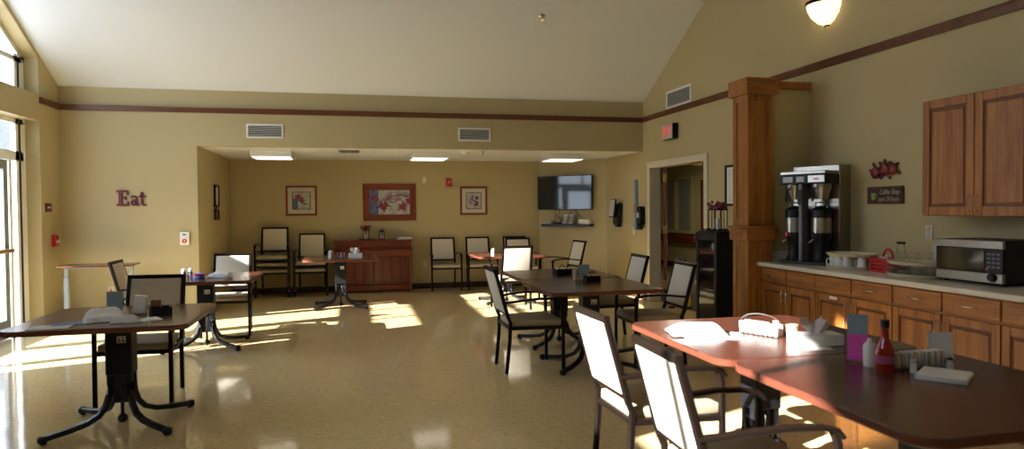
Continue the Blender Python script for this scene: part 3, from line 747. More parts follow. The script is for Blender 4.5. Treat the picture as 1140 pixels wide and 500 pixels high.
t = lantern('lantern', 'small dark peaked lantern without flowers on the piano', (.50, 12.42, PZ), .10, .20, flowers=False)
mb = MB()
for i in range(34):
    q = 2*PI*i/17; r = .10+.03*(i % 2)
    mb.m(i % 3 == 0).cbox((r*math.cos(q), .7*r*math.sin(q), .012), (.035, .02, .014), .004, (0, .3, q))
tag(mb.build('leaf_wreath', ['leafg', 'berry'], None, (.22, 12.42, PZ)), 'dark leafy wreath lying around the flowered lantern on the piano', 'wreath')
for i, (m_, w_, l_) in enumerate((('paper', .26, .19), ('paper', .24, .18), ('leafg', .20, .14))):
    zz = PZ+i*.019
    b = thing('book', ('bottom pale book of the pile on the piano', 'middle pale book of the pile on the piano', 'small dark green book on top of the piano pile')[i], 'book', (.90, 12.40, zz), .05*i, 'books piled on the piano')
    MB().box(-w_/2, w_/2, -l_/2, l_/2, 0, .003).box(-w_/2, w_/2, -l_/2, l_/2, .0155, .0185).box(-w_/2, w_/2, l_/2-.003, l_/2, 0, .0185).build('cover', m_, b)
    MB().box(-w_/2+.004, w_/2-.004, -l_/2+.004, l_/2-.003, .003, .0155).build('pages', 'paper', b)

# ------------------------------------------------------------------ pictures
def leaf_poly(cx, cz, r, rot):
    pts = []; rad = [1, .55, .62, .42, .98, .5, .66, .40, .80, .45, .12, .45, .80, .40, .66, .5, .98, .42, .62, .55]
    for i, q in enumerate(rad):
        a = rot + 2*PI*i/len(rad); pts.append((cx+q*r*math.sin(a), cz+q*r*math.cos(a)))
    return pts
def picture(label, xc, zc, w, h, fw, mw, y, style, matm, group=None):
    t = thing('framed_picture', label, 'picture', (xc, y, zc), 0, group)
    mb = MB(); a, b = w/2, h/2
    mb.box(-a, a, -.03, 0, b-fw, b, .004).box(-a, a, -.03, 0, -b, -b+fw, .004).box(-a, -a+fw, -.03, 0, -b+fw, b-fw, .004).box(a-fw, a, -.03, 0, -b+fw, b-fw, .004)
    mb.build('frame', 'pframe', t)
    MB().box(-a+fw-.002, a-fw+.002, -.012, -.004, -b+fw-.002, b-fw+.002).build('mount', matm, t)
    pw, ph = a-fw-mw, b-fw-mw
    mb = MB(); mb.m(0).box(-pw, pw, -.016, -.012, -ph, ph)
    mb.m(5).box(-pw-.012, pw+.012, -.0145, -.0122, -ph-.012, ph+.012) if style != 'big' else None
    def lf(mi, cx, cz, r, rot, d):
        pts = [(max(-pw, min(pw, p[0])), max(-ph, min(ph, p[1]))) for p in leaf_poly(cx, cz, r, rot)]
        mb.m(mi); c0 = (max(-pw, min(pw, cx)), max(-ph, min(ph, cz)))
        for i in range(len(pts)):
            q, q2 = pts[i], pts[(i+1) % len(pts)]
            v = [mb.bm.verts.new((*[c0[0]], d, c0[1])), mb.bm.verts.new((q[0], d, q[1])), mb.bm.verts.new((q2[0], d, q2[1]))]
            f = mb.bm.faces.new(v); f.material_index = mi
    def br(pts, r): mb.m(4).tube([(p[0], -.0172, p[1]) for p in pts], r, 6, h=.0012, up=(0, 1, 0))
    if style == 'big':
        mb.m(1).box(-pw, -pw*.55, -.0168, -.016, -ph, ph)
        lf(3, -.02, .07, .13, .5, -.0174); lf(3, .15, .08, .11, 2.2, -.0173); lf(3, .33, .10, .12, 1., -.0174)
        lf(2, -.11, -.05, .15, 3.0, -.0180); lf(2, .23, -.07, .13, 2.6, -.0179); lf(2, -.27, .06, .10, .3, -.0178); lf(2, .34, .02, .08, 4, -.0177)
        br([(-.07, .04), (.0, .10), (.1, .12), (.2, .14), (.33, .10)], .008); br([(.0, .0), (.06, .0), (.14, .03)], .007); br([(-.2, .0), (-.1, .05), (.02, .06)], .005)
    elif style == 'a':
        mb.m(1).box(-pw, -pw*.4, -.0168, -.016, -ph, ph*.3)
        lf(2, -.06, .06, .08, .4, -.0178); lf(2, .0, .02, .07, 2, -.0179); lf(3, -.02, .08, .05, 1, -.0176)
        br([(-.04, .0), (.02, -.04), (.09, -.07)], .010); br([(.0, -.03), (.06, .01)], .009)
    else:
        lf(3, -.06, -.04, .07, .4, -.0176); lf(2, .05, -.06, .07, 2.4, -.0179); lf(2, .06, .05, .06, .9, -.0178); lf(1, -.03, .07, .05, .9, -.0177)
        br([(-.05, .04), (.02, -.02), (.08, -.02)], .010); br([(.03, -.02), (.05, .09)], .006); br([(-.01, -.07), (.05, -.08)], .008)
    mb.build('print', ['pbg', 'pblue', 'pleaf', 'pmauve', 'pdark', 'maroon'], t)
    return t
YW = YB-.001
picture('small square leaf print in a wood frame above the stacked chairs', -.88, 1.627, .53, .53, .035, .085, YW, 'a', 'mat')
picture('large framed print of red maple leaves above the piano', .655, 1.59, .95, .67, .06, .055, YW, 'big', 'pframe')
picture('small square leaf print in a wood frame right of the red strobe', 2.20, 1.61, .51, .525, .035, .085, YW, 'b', 'mat')
def small_frame(label, yc, zc, w, h, face):
    t = thing('small_frame', label, 'picture', (XA+.001, yc, zc), 0, 'small frames on the alcove side wall')
    a, b = w/2, h/2
    MB().box(0, .03, -a, a, b-.03, b).box(0, .03, -a, a, -b, -b+.03).box(0, .03, -a, -a+.03, -b+.03, b-.03).box(0, .03, a-.03, a, -b+.03, b-.03).build('frame', 'blackp', t)
    MB().box(.002, .014, -a+.028, a-.028, -b+.028, b-.028).build('print', face, t)
small_frame('taller dark frame on the alcove side wall', 11.35, 1.69, .32, .34, 'mat')
small_frame('lower square dark frame on the alcove side wall', 11.33, 1.405, .30, .17, 'kraft')
t = thing('notice_frame', 'tall black framed notice on the right wall behind the oak column', 'picture', (XR-.001, 7.42, 1.72), 0)
MB().box(-.025, 0, -.2, .2, .22, .25).box(-.025, 0, -.2, .2, -.25, -.22).box(-.025, 0, -.2, -.17, -.22, .22).box(-.025, 0, .17, .2, -.22, .22).build('frame', 'blackp', t)
pr = MB().box(-.012, -.002, -.17, .17, -.22, .22).build('print', 'paper', t)
mb = MB()
for i in range(14): mb.box(-.0135, -.012, -.13, .13, .18-i*.028, .188-i*.028)
mb.build('text_line', 'lgrey', pr)

# ------------------------------------------------------------------ wall devices
def vent_y(label, x, z, w, h, y):
    t = thing('wall_vent', label, 'vent', (x, y, z), 0, 'white wall vents')
    a, b = w/2, h/2
    MB().box(-a, a, -.014, 0, b-.025, b, .003).box(-a, a, -.014, 0, -b, -b+.025, .003).box(-a, -a+.025, -.014, 0, -b+.025, b-.025, .003).box(a-.025, a, -.014, 0, -b+.025, b-.025, .003).build('frame', 'white', t)
    MB().box(-a+.02, a-.02, -.003, -.001, -b+.02, b-.02).build('backing', 'darkslot', t)
    mb = MB(); n = 7
    for i in range(n): mb.cbox((0, -.008, -b+.038+i*(h-.076)/(n-1)), (w-.05, .010, .006), 0, (.6, 0, 0))
    mb.build('louvre', 'lgrey', t)
    return t
v1 = vent_y('white louvred vent above the left end of the alcove opening', -1.175, 2.565, .49, .20, YH-.001)
dup(v1, (1.78, YH-.001, 2.565), 0, 'white louvred vent above the middle of the alcove opening')
dup(v1, (XR-.001, 8.88, 3.01), PI/2*-1, 'white louvred vent on the right wall above the moulding').scale = (1.55, 1, 1.25)
# Eat letters
t = thing('wall_lettering', 'dark maroon word Eat mounted on the wall above the side table', 'sign', (-3.07, YH-.001, 1.535))
mb = MB(); D = (-.022, 0)
def B(x0_, x1_, z0_, z1_): mb.box(x0_, x1_, -.022, 0, z0_, z1_)
B(0.01, .16, 0, .03); B(.01, .15, .18, .21); B(.035, .075, .03, .18); B(.075, .115, .092, .118); B(.135, .155, .03, .065); B(.13, .148, .145, .18); B(.112, .128, .078, .132)
mb.build('letter', 'maroon', t)
mb = MB()
def arc(cx, cz, rx, rz, a0, a1, r, n=14): mb.tube([(cx+rx*math.cos(math.radians(a0+(a1-a0)*i/n)), -.011, cz+rz*math.sin(math.radians(a0+(a1-a0)*i/n))) for i in range(n+1)], r, h=.022, sq=True, up=(0, 1, 0))
arc(.215, .045, .028, .032, 0, 360, .024); arc(.215, .10, .035, .030, 160, 0, .022)
B(.237, .263, .01, .10); B(.237, .285, 0, .020)
mb.build('letter', 'maroon', t)
mb = MB(); B(.30, .33, .03, .185); B(.277, .365, .115, .138); arc(.343, .038, .028, .028, 180, 330, .024)
mb.build('letter', 'maroon', t)
# call box
t = thing('call_box', 'white nurse call box with a red round button beside the alcove corner', 'call box', (-2.23, YH-.001, 1.09))
MB().box(-.058, .058, -.04, 0, -.09, .09, .008).build('case', 'white', t)
MB().box(-.025, .02, -.0415, -.04, .045, .062).build('display', 'blackt', t)
bt = MB(); bt.lathe([(.03, 0), (.03, .006), (.001, .007)], 20, X=Matrix.Translation((0, -.04, -.035)) @ Matrix.Rotation(PI/2, 4, 'X')); b_ = bt.build('button', 'red', t)
MB().box(-.008, .008, -.049, -.047, -.05, -.02).box(-.008, .012, -.049, -.047, -.038, -.032).build('button_mark', 'white', b_)
def outlet(label, loc, rz, kind='outlet', cat='outlet', col='doorfr'):
    t = thing(kind, label, cat, loc, rz)
    MB().box(-.036, .036, -.006, 0, -.058, .058, .002).build('cover_plate', col, t)
    if kind == 'outlet': MB().box(-.014, .014, -.008, -.006, .010, .042, .002).box(-.014, .014, -.008, -.006, -.042, -.010, .002).build('socket', 'lgrey', t)
    else: MB().box(-.01, .01, -.012, -.006, -.02, .02, .002).build('toggle', 'white', t)
    return t
o = outlet('double wall outlet beside the piano', (1.285, YW, .45), 0)
o = outlet('wall outlet with a red socket below the word Eat', (-3.155, YH-.001, .405), 0); MB().box(-.014, .014, -.010, -.008, -.02, .012).build('red_socket', 'red', o)
outlet('wall outlet above the tray of upturned glasses', (XR-.001, 4.57, 1.245), -PI/2)
outlet('white light switch below the black dispenser on the right wall', (XR-.001, 10.47, 1.08), -PI/2, 'light_switch', 'switch', 'white')
outlet('cream thermostat plate left of the red strobe', (1.285, YW, 1.99), 0, 'thermostat', 'thermostat')
t = thing('fire_strobe', 'red fire alarm strobe on the alcove wall above the chairs', 'alarm', (1.735, YW, 1.955))
MB().box(-.055, .055, -.045, 0, -.07, .07, .006).build('housing', 'red', t); MB().box(-.025, .025, -.058, -.045, -.02, .03, .006).build('lens', 'lgrey', t)
t = thing('fire_pull_station', 'red fire alarm pull station on the left wall', 'alarm', (XL+.001, 9.84, 1.10), 0)
MB().box(0, .045, -.055, .055, -.075, .075, .005).build('housing', 'red', t); MB().box(.045, .06, -.035, .035, -.03, .0, .003).build('handle', 'white', t); MB().box(.045, .05, -.03, .03, .02, .05, .002).build('plate', 'blackp', t)
t = thing('wall_plaque', 'small maroon plaque above the fire pull station', 'plaque', (XL+.001, 9.71, 1.52), 0)
MB().box(0, .012, -.085, .085, -.055, .055, .003).build('plate', 'maroon', t); MB().box(.012, .0135, -.045, .045, -.008, .008).build('lettering_bar', 'white', t)
# exit sign
t = thing('exit_sign', 'illuminated red EXIT sign above the hall doorway', 'sign', (XR-.001, 9.06, 2.54))
MB().box(-.09, 0, -.17, .17, -.11, .11, .006).build('housing', 'blackp', t)
MB().box(-.094, -.09, -.165, .165, -.105, .105, .002).build('face_plate', 'lgrey', t)
text('EXIT', .20, .002, 'lettering', 'exitr', t, (-.096, 0, 0), (PI/2, 0, -PI/2), sx=.62)
# sconce
t = thing('wall_sconce', 'glowing half-bowl wall sconce with a bronze rim high on the right wall', 'lamp', (XR-.002, 5.78, 3.20))
def half(prof, n=16, cap=True):
    mb = MB(); R = []
    for r, z in prof: R.append([(-r*math.sin(PI*j/n), r*math.cos(PI*j/n), z) for j in range(n+1)])
    for i in range(len(R)-1):
        for j in range(n): mb.quad(R[i][j], R[i][j+1], R[i+1][j+1], R[i+1][j])
    return mb
half([(.02, 0), (.09, .03), (.15, .09), (.18, .15), (.195, .205)]).build('glass_bowl', 'lampg', t)
half([(.196, .195), (.204, .20), (.204, .225), (.192, .228)]).build('rim', 'frame', t)
half([(.03, -.012), (.03, .01), (.02, .02)]).build('finial', 'frame', t)
MB().box(-.012, 0, -.06, .06, .05, .2).build('back_plate', 'frame', t)
# apples + sign
t = thing('apple_plaque', 'wall decoration of three red apples with leaves above the coffee sign', 'wall decoration', (XR-.002, 5.03, 1.76))
for dy, dz, r in ((.10, -.012, .052), (0, .015, .056), (-.095, .012, .052)):
    a_ = MB().ball((-.02, dy, dz), r, 16, (.45, 1, 1)).build('apple', 'apple', t)
    MB().tube([(-.02, dy, dz+r*.9), (-.022, dy+.01, dz+r*1.25)], .004, 6).build('stem', 'signbr', a_)
for dy, dz, q in ((.165, .01, .4), (.13, .06, 1.2), (.05, .07, .3), (-.05, .065, 2.4), (-.14, .055, 2.9), (-.155, -.02, .5), (-.05, -.055, .7), (.04, -.05, 2.2), (.0, .085, 1.5)):
    MB().cbox((-.012, dy, dz), (.006, .042, .024), .003, (q, 0, 0)).build('leaf', 'signbr', t)
t = thing('coffee_sign', 'dark wooden coffee sign with a green mug, below the apples', 'sign', (XR-.002, 5.03, 1.553))
MB().box(-.014, 0, -.205, .205, -.075, .075, .002).build('board', 'signbr', t)
MB().box(-.018, -.014, -.19, .19, .062, .067).box(-.018, -.014, -.19, .19, -.067, -.062).box(-.018, -.014, .185, .19, -.062, .062).box(-.018, -.014, -.19, -.185, -.062, .062).build('border_line', 'oakdark', t)
mg = MB().lathe([(.022, -.04), (.03, .02)], 14, X=Matrix.Translation((-.017, .125, 0)) @ Matrix.Diagonal((.12, 1, 1, 1))).tube([(-.017, .095+.0, .012), (-.017, .078, .008), (-.017, .076, -.012), (-.017, .098, -.024)], .004, 6, up=(1, 0, 0)).build('painted_mug', 'green', t)
text('Coffee Shop', .062, .0015, 'lettering', 'goldt', t, (-.016, -.055, .026), (PI/2, 0, -PI/2), shear=.3, sx=.72)
text('open 24 hours', .058, .0015, 'lettering', 'goldt', t, (-.016, -.045, -.034), (PI/2, 0, -PI/2), shear=.3, sx=.68)

# ------------------------------------------------------------------ television corner
cd = Vector((4.48-3.47, 11.70-12.64, 0)).normalized()   # along the corner wall, to the right
ang = math.atan2(cd.y, cd.x)
def corner(s, off): # s along wall from centre
    c = Vector(((3.47+4.48)/2, (12.64+11.7)/2, 0)); n = Vector((-cd.y, cd.x, 0)); n = -n if n.y > 0 else n
    return c + cd*s + n*off
p = corner(-.10, .10)
t = thing('television', 'flat black television mounted on the angled corner wall', 'television', (p.x, p.y, 1.745), ang)
MB().box(-.555, .555, -.03, .02, -.315, .315, .006).build('bezel', 'blackp', t)
MB().box(-.545, .545, -.032, -.029, -.30, .305).build('screen', 'screen', t)
MB().box(-.2, .2, .02, .10, -.15, .15, .004).build('wall_mount', 'black', t)
p = corner(-.05, .0)
t = thing('wall_shelf', 'dark floating shelf below the television', 'shelf', (p.x, p.y, 1.12), ang)
MB().box(-.49, .49, -.22, -.002, 0, .045, .004).build('shelf_board', 'black', t)
def on_shelf(s, off): q = corner(-.05+s, off); return (q.x, q.y, 1.1655)
tag(MB().box(-.085, .085, -.06, .06, 0, .05, .004).build('media_box', 'lgrey', None, on_shelf(-.38, .11), ang), 'flat grey media box on the left end of the shelf', 'box')
tag(MB().box(-.11, .11, -.06, .06, 0, .085, .004).build('cable_box', 'paper', None, on_shelf(.36, .11), ang), 'white box on the right end of the television shelf', 'box')
for i, s in enumerate((-.05, .0, .07, .12)):
    t = thing('disc_case', ('leftmost white case leaning on the television shelf', 'second white case from the left on the television shelf', 'third white case from the left on the television shelf', 'rightmost white case leaning on the television shelf')[i], 'case', on_shelf(s, .10), ang, 'white cases on the television shelf')
    MB().cbox((0, 0, .088), (.03, .12, .17), .003, (0, .22, 0)).build('case', 'white', t)
    MB().cbox((-.002, -.061, .088), (.016, .002, .12), 0, (0, .22, 0)).build('title_strip', 'blackt', t)
t = thing('router', 'small dark device with antennas among the cables on the shelf', 'router', on_shelf(-.2, .11), ang)
MB().box(-.07, .07, -.05, .05, 0, .03, .006).build('body', 'blackp', t)
for x in (-.05, .05): MB().tube([(x, .03, .03), (x*1.3, .03, .13)], .006, 8).build('antenna', 'blackp', t)
for i, pts in enumerate(([(-.3, 1.43), (-.28, 1.33), (-.2, 1.25), (-.12, 1.2)], [(-.2, 1.43), (-.22, 1.3), (-.1, 1.22)], [(.03, 1.43), (.02, 1.3), (-.02, 1.2)], [(.12, 1.43), (.2, 1.33), (.28, 1.28), (.26, 1.19)])):
    mb = MB(); P = []
    for s, z in pts: q = corner(s-.05, .02); P.append((q.x, q.y, z))
    tag(mb.tube(P, .005, 6).build('cable', 'blackp'), ('black cable at the far left between television and shelf', 'black cable left of centre under the television', 'short black cable under the middle of the television', 'curving black cable at the right under the television')[i], 'cable')
# right wall devices beyond the door
t = thing('bulletin_strip', 'tall pale blue narrow panel on the right wall beside the door frame', 'panel', (XR-.001, 10.32, 1.50))
MB().box(-.06, 0, -.03, .03, -.40, .41, .008).build('panel', 'bluegrey', t); MB().box(-.062, -.06, -.02, .02, -.12, .02).build('print', 'red', t)
t = thing('sanitizer_dispenser', 'black hand sanitizer dispenser right of the pale blue panel', 'dispenser', (XR-.001, 10.08, 1.32))
MB().box(-.10, 0, -.06, .06, -.13, .16, .015).build('housing', 'blackp', t); MB().box(-.11, -.03, -.045, .045, -.21, -.12, .01).build('drip_tray', 'blackp', t); MB().box(-.11, -.10, -.04, .04, -.02, .06, .004).build('window', 'lgrey', t)
t = thing('wall_terminal', 'black wall terminal with a tilted grey screen right of the television', 'terminal', (XR-.001, 11.02, 1.35))
MB().cbox((-.06, 0, 0), (.10, .16, .36), .015, (0, .12, 0)).build('housing', 'blackp', t)
MB().cbox((-.15, .0, .10), (.03, .22, .32), .006, (0, .12, 0)).build('screen_frame', 'blackp', t); MB().cbox((-.168, .0, .105), (.004, .19, .28), .001, (0, .12, 0)).build('screen', 'lgrey', t)
MB().box(-.10, -.02, -.06, .06, -.22, -.15, .01).build('card_slot', 'blackp', t)

# ------------------------------------------------------------------ ceiling things
def fixture(label, x, y):
    t = thing('ceiling_light', label, 'ceiling light', (x, y, ZA-.001), 0, 'box lights on the alcove ceiling')
    MB().box(-.29, .29, -.30, .30, -.085, 0, .004).build('housing', 'white', t)
    MB().box(-.27, .27, -.28, .28, -.096, -.0855, .003).build('diffuser', 'diff', t)
    return t
f1 = fixture('box ceiling light in the left of the alcove', -1.18, 11.05)
dup(f1, (1.20, 11.05, ZA-.001), 0, 'box ceiling light in the middle of the alcove')
dup(f1, (3.44, 11.05, ZA-.001), 0, 'box ceiling light in front of the television')
t = thing('ceiling_diffuser', 'square ceiling air diffuser between the left and middle alcove lights', 'vent', (-.04, 10.65, ZA-.001))
mb = MB()
for k in range(4): a_ = .15-k*.035; mb.box(-a_, a_, -a_, -a_+.02, -.02+k*.003, 0).box(-a_, a_, a_-.02, a_, -.02+k*.003, 0).box(-a_, -a_+.02, -a_+.02, a_-.02, -.02+k*.003, 0).box(a_-.02, a_, -a_+.02, a_-.02, -.02+k*.003, 0)
mb.build('grille', 'alug', t)
t = thing('smoke_detector', 'round white smoke detector right of the middle alcove light', 'smoke detector', (1.72, 10.55, ZA-.001))
MB().lathe([(.075, 0), (.075, -.03), (.05, -.045), (.02, -.055), (.001, -.055)], 20).build('body', 'white', t)
def sprinkler(label, loc):
    t = thing('sprinkler_head', label, 'sprinkler', loc)
    MB().lathe([(.035, .006), (.035, 0), (.012, -.008)], 16).build('escutcheon', 'chrome', t)
    MB().cyl((0, 0, 0), .008, -.045, 0, 8).cyl((0, 0, 0), .02, -.05, -.046, 12).build('deflector', 'chrome', t)
    return t
sprinkler('small sprinkler head on the alcove ceiling beside the smoke detector', (1.98, 10.5, ZA-.002))
s = sprinkler('small chrome sprinkler head on the sloped white ceiling', (2.39, 8.53, zceil(8.53)-.002)); s.rotation_euler = (-math.atan(SL), 0, 0); s.scale = (1.3, 1.3, 1.3)
s = sprinkler('small sprinkler head on the sloped ceiling at the upper left', (-.95, 8.3, zceil(8.3)-.002)); s.rotation_euler = (-math.atan(SL), 0, 0)
t = thing('ceiling_speaker', 'shallow round cap on the sloped ceiling cut by the top edge', 'ceiling fitting', (2.39, 8.12, zceil(8.12)-.001)); t.rotation_euler = (-math.atan(SL), 0, 0)
MB().lathe([(.15, .0), (.15, -.02), (.12, -.05), (.05, -.065), (.001, -.067)], 28).build('cap', 'doorfr', t)

# ------------------------------------------------------------------ black cooler cabinet
t = thing('display_cooler', 'black cabinet with a glass door between the doorway and the oak column', 'cabinet', (3.95, 7.115, 0))
MB().box(.0, .50, -.235, .235, .02, 1.19, .006).build('body', 'blackp', t)
dr = MB().box(-.03, -.001, -.235, -.18, .05, 1.17, .004).box(-.03, -.001, .18, .235, .05, 1.17, .004).box(-.03, -.001, -.18, .18, 1.08, 1.17, .004).box(-.03, -.001, -.18, .18, .05, .14, .004).build('door', 'blackp', t)
MB().box(-.02, -.008, -.18, .18, .14, 1.08).build('door_glass', 'gloss', dr)
MB().cyl((-.04, .2, 0), .012, .56, .60, 10).build('knob', 'chrome', dr)
lantern('lantern', 'black wire lantern with dark red flowers on top of the black cabinet', (4.10, 7.16, 1.1905), .16, .34)
mb = MB()
for i in range(24):
    q = 2*PI*i/12; r = .09+.03*(i % 2); mb.m(int(i % 3 == 0)).cbox((r*math.cos(q), r*math.sin(q), .012), (.035, .02, .016), .004, (0, .3, q))
tag(mb.build('leaf_wreath', ['leafg', 'berry'], None, (4.10, 7.24, 1.1905)), 'dark leafy wreath on top of the black cabinet', 'wreath')
# floor sign
t = thing('wet_floor_sign', 'yellow folding wet floor sign standing in the hall doorway', 'floor sign', (4.66, 9.20, 0), math.radians(-28))
for s in (-1, 1):
    q = .24
    mb = MB(); X = Matrix.Translation((0, s*.17, 0)) @ Matrix.Rotation(s*q, 4, 'X')
    mb.prism([(-.16, .03), (-.06, .03), (-.05, .10), (.05, .10), (.06, .03), (.16, .03), (.085, .68), (-.085, .68)], 'Y', -.008, .008, X)
    pn = mb.build('panel', 'yellow', t)
    mb = MB(); mb.box(-.16, -.07, -.012, .012, 0, .03, X=X); mb.box(.07, .16, -.012, .012, 0, .03, X=X); mb.build('rubber_foot', 'blackp', pn)
    if s == -1:
        mb = MB(); mb.prism([(-.05, .38), (.05, .38), (0, .48)], 'Y', -.0095, -.0082, X); mb.box(-.05, .05, -.0095, -.0082, .30, .32, X=X); mb.box(-.04, .04, -.0095, -.0082, .26, .28, X=X); mb.build('pictogram', 'blackt', pn)
MB().box(-.085, .085, -.018, .018, .655, .70, .01).box(-.03, .03, -.012, .012, .70, .73, .006).build('hinge_top', 'grey', t)

# ------------------------------------------------------------------ things on tables
def acrylic_sign(name, label, loc, rz, w, h, sheet, sheet2=None, frac=.5, lean=.12):
    t = thing(name, label, 'sign holder', loc, rz)
    X = (-lean, 0, 0)
    MB().cbox((0, 0, h/2+.006), (w, .005, h), .001, X).box(-w/2, w/2, -.03, .045, 0, .004).build('holder', 'acryl', t)
    sh = MB().cbox((0, -.0035, h/2+.006), (w-.008, .0012, h-.008), 0, X).build('sheet', sheet, t)
    if sheet2: MB().cbox((0, -.0052-h*(.5-frac/2)*math.sin(lean), h*frac/2+.008), (w-.008, .0012, h*frac), 0, X).build('coloured_sheet', sheet2, t)
    return t
def towel(mb, w, l, h, seed):
    rnd = random.Random(seed); n, m_ = 14, 10; V = []
    for i in range(n+1):
        row = []
        for j in range(m_+1):
            x = (i/n-.5)*w; y = (j/m_-.5)*l
            e = min(1, 5*min(i/n, 1-i/n)) * min(1, 5*min(j/m_, 1-j/m_))
            z = .003 + h*math.sqrt(max(e, 0))*(.75+.25*math.sin(7*j/m_+seed)) + (rnd.random()-.5)*h*.12*e
            row.append(mb.bm.verts.new((x+(rnd.random()-.5)*.006, y+(rnd.random()-.5)*.006, z)))
        V.append(row)
    for i in range(n):
        for j in range(m_): f = mb.bm.faces.new((V[i][j], V[i+1][j], V[i+1][j+1], V[i][j+1])); f.material_index = mb.mi
    r = [V[0][j] for j in range(m_+1)] + [V[i][m_] for i in range(1, n+1)] + [V[n][j] for j in range(m_-1, -1, -1)] + [V[i][0] for i in range(n-1, 0, -1)]
    mb.bm.faces.new(list(reversed(r)))
    return mb
def box_tissue(label, loc, rz, w, l, h, mtl='white'):
    t = thing('tissue_box', label, 'tissue box', loc, rz)
    MB().box(-w/2, w/2, -l/2, l/2, 0, h, .002).build('box', mtl, t)
    mb = MB(); n = 12
    rr = [.30, .22, .14, .20, .26]
    R = []
    for k, (r, z) in enumerate(((.022, h), (.032, h+.02), (.045, h+.045), (.05, h+.062))):
        R.append([(r*(1+.45*math.cos(3*a+k))*math.cos(a)*1.2, r*(1+.35*math.sin(4*a))*math.sin(a)*.8, z+.022*(k/3)*math.sin(3*a)) for a in [2*PI*j/16 for j in range(16)]])
    mb.rings(R, cap=False).build('tissue', 'cloth', t)
    return t
def caddy(label, loc, rz, w=.16, l=.11, h=.07, mtl='blackp', packs=True, handle=True):
    t = thing('condiment_caddy', label, 'caddy', loc, rz)
    mb = MB(); a, b = w/2, l/2; th = .004
    mb.box(-a, a, -b, b, 0, th).box(-a, a, -b, -b+th, 0, h, .001).box(-a, a, b-th, b, 0, h, .001).box(-a, -a+th, -b, b, 0, h, .001).box(a-th, a, -b, b, 0, h, .001).box(-.002, .002, -b, b, 0, h)
    mb.build('tray', mtl, t)
    if handle: MB().tube([(-.001+.03*math.cos(q), 0, h+.035*math.sin(q)) for q in [PI*i/10 for i in range(11)]], .005, 8, up=(0, 1, 0)).build('handle', mtl, t)
    return t
def packets(lab, group, cx, cy, z, n, rz, w=.11, mtls=('paper', 'pink', 'blue'), hh=.055):
    base = {}
    for i in range(n):
        m_ = mtls[i % len(mtls)]
        if m_ not in base:
            o = tag(MB().box(-.0035, .0035, -.022, .022, 0, hh, .0012).build('sugar_packet', m_), {'paper': 'white', 'pink': 'pink', 'blue': 'blue', 'tan': 'tan', 'lgrey': 'grey', 'yellow': 'yellow'}[m_] + ' ' + lab, 'packet', group); base[m_] = o
        else: o = base[m_].copy(); COL.objects.link(o)
        d = -w/2 + w*i/max(1, n-1)
        o.location = (cx+d*math.cos(rz), cy+d*math.sin(rz), z); o.rotation_euler = (0, random.uniform(-.1, .1), rz)
def shaker(name, label, loc, r, h, body='paper', cap='chrome'):
    t = thing(name, label, 'shaker', loc)
    MB().lathe([(r*.9, 0), (r, h*.1), (r*.8, h*.75)], 16).build('body', body, t)
    MB().lathe([(r*.82, h*.75), (r*.82, h*.93), (r*.5, h), (.001, h)], 16).build('cap', cap, t)
    return t

# --- front left table
tag(towel(MB(), .24, .20, .075, 3).build('folded_towel', 'cloth', None, (-1.60, 4.98, ZT), .35), 'white folded towel at the front of the front left table', 'towel')
tag(towel(MB(), .17, .10, .045, 5).build('rolled_towel', 'cloth', None, (-1.44, 4.86, ZT), .2), 'smaller white towel lying right of the folded towel, front left table', 'towel')
acrylic_sign('menu_holder', 'upright blue-grey menu holder on the front left table', (-1.64, 5.32, ZT), .1, .11, .15, 'bluegrey')
t = thing('napkin_stand', 'white upright napkin bundle behind the towels, front left table', 'napkin holder', (-1.45, 5.22, ZT))
MB().box(-.04, .04, -.025, .025, 0, .006).build('base', 'chrome', t); MB().cbox((0, 0, .068), (.085, .045, .125), .012, (0, .12, 0), 3).build('napkins', 'cloth', t)
tag(MB().box(-.03, .03, -.02, .02, 0, .085, .003).build('tea_box', 'kraft', None, (-1.37, 5.30, ZT)), 'small brown box beside the napkin bundle, front left table', 'box')
caddy('black open caddy at the right of the towels, front left table', (-1.30, 5.14, ZT), .4, .13, .10, .055, handle=False)
tag(MB().box(-.11, .11, -.075, .075, 0, .003).build('place_card', 'paper', None, (-1.36, 4.92, ZT), .5), 'flat white card right of the small towel, front left table', 'card')
tag(MB().box(-.10, .10, -.07, .07, 0, .003).build('blue_napkin', 'pblue', None, (-1.76, 4.88, ZT), .25), 'dark blue edged flat napkin left of the folded towel', 'napkin')
tag(MB().box(-.11, .11, -.08, .08, 0, .003).build('paper_napkin', 'paper', None, (-1.83, 4.76, ZT), .1), 'pale paper napkin at the front edge of the front left table', 'napkin')
tag(MB().box(-.03, .03, -.02, .02, 0, .02, .002).build('sugar_packet_box', 'pink', None, (-1.70, 5.22, ZT)), 'small pink packet box in front of the blue-grey menu holder', 'box')
# --- second left table
for i, (x, y) in enumerate(((-1.74, 7.78), (-1.68, 7.80))):
    t = thing('pepper_shaker', ('left dark shaker with pale cap on the left middle table', 'right dark shaker with pale cap on the left middle table')[i], 'shaker', (x, y, ZT), 0, 'pair of dark shakers')
    MB().lathe([(.024, 0), (.026, .05), (.020, .075)], 16).build('body', 'grey', t); MB().lathe([(.021, .075), (.021, .10), (.001, .108)], 16).build('cap', 'white', t)
t = thing('sweetener_box', 'blue and red sweetener box beside the dark shakers', 'box', (-1.58, 7.76, ZT), .1)
MB().box(-.05, .05, -.03, .03, 0, .055, .003).build('carton', 'blue', t); MB().box(-.05, .05, -.0315, -.03, .035, .055).build('red_band', 'red', t)
tag(towel(MB(), .22, .16, .06, 8).build('crumpled_napkin', 'cloth', None, (-1.40, 7.84, ZT), -.3), 'crumpled white napkin on the left middle table in front of the sunlit chair', 'napkin')
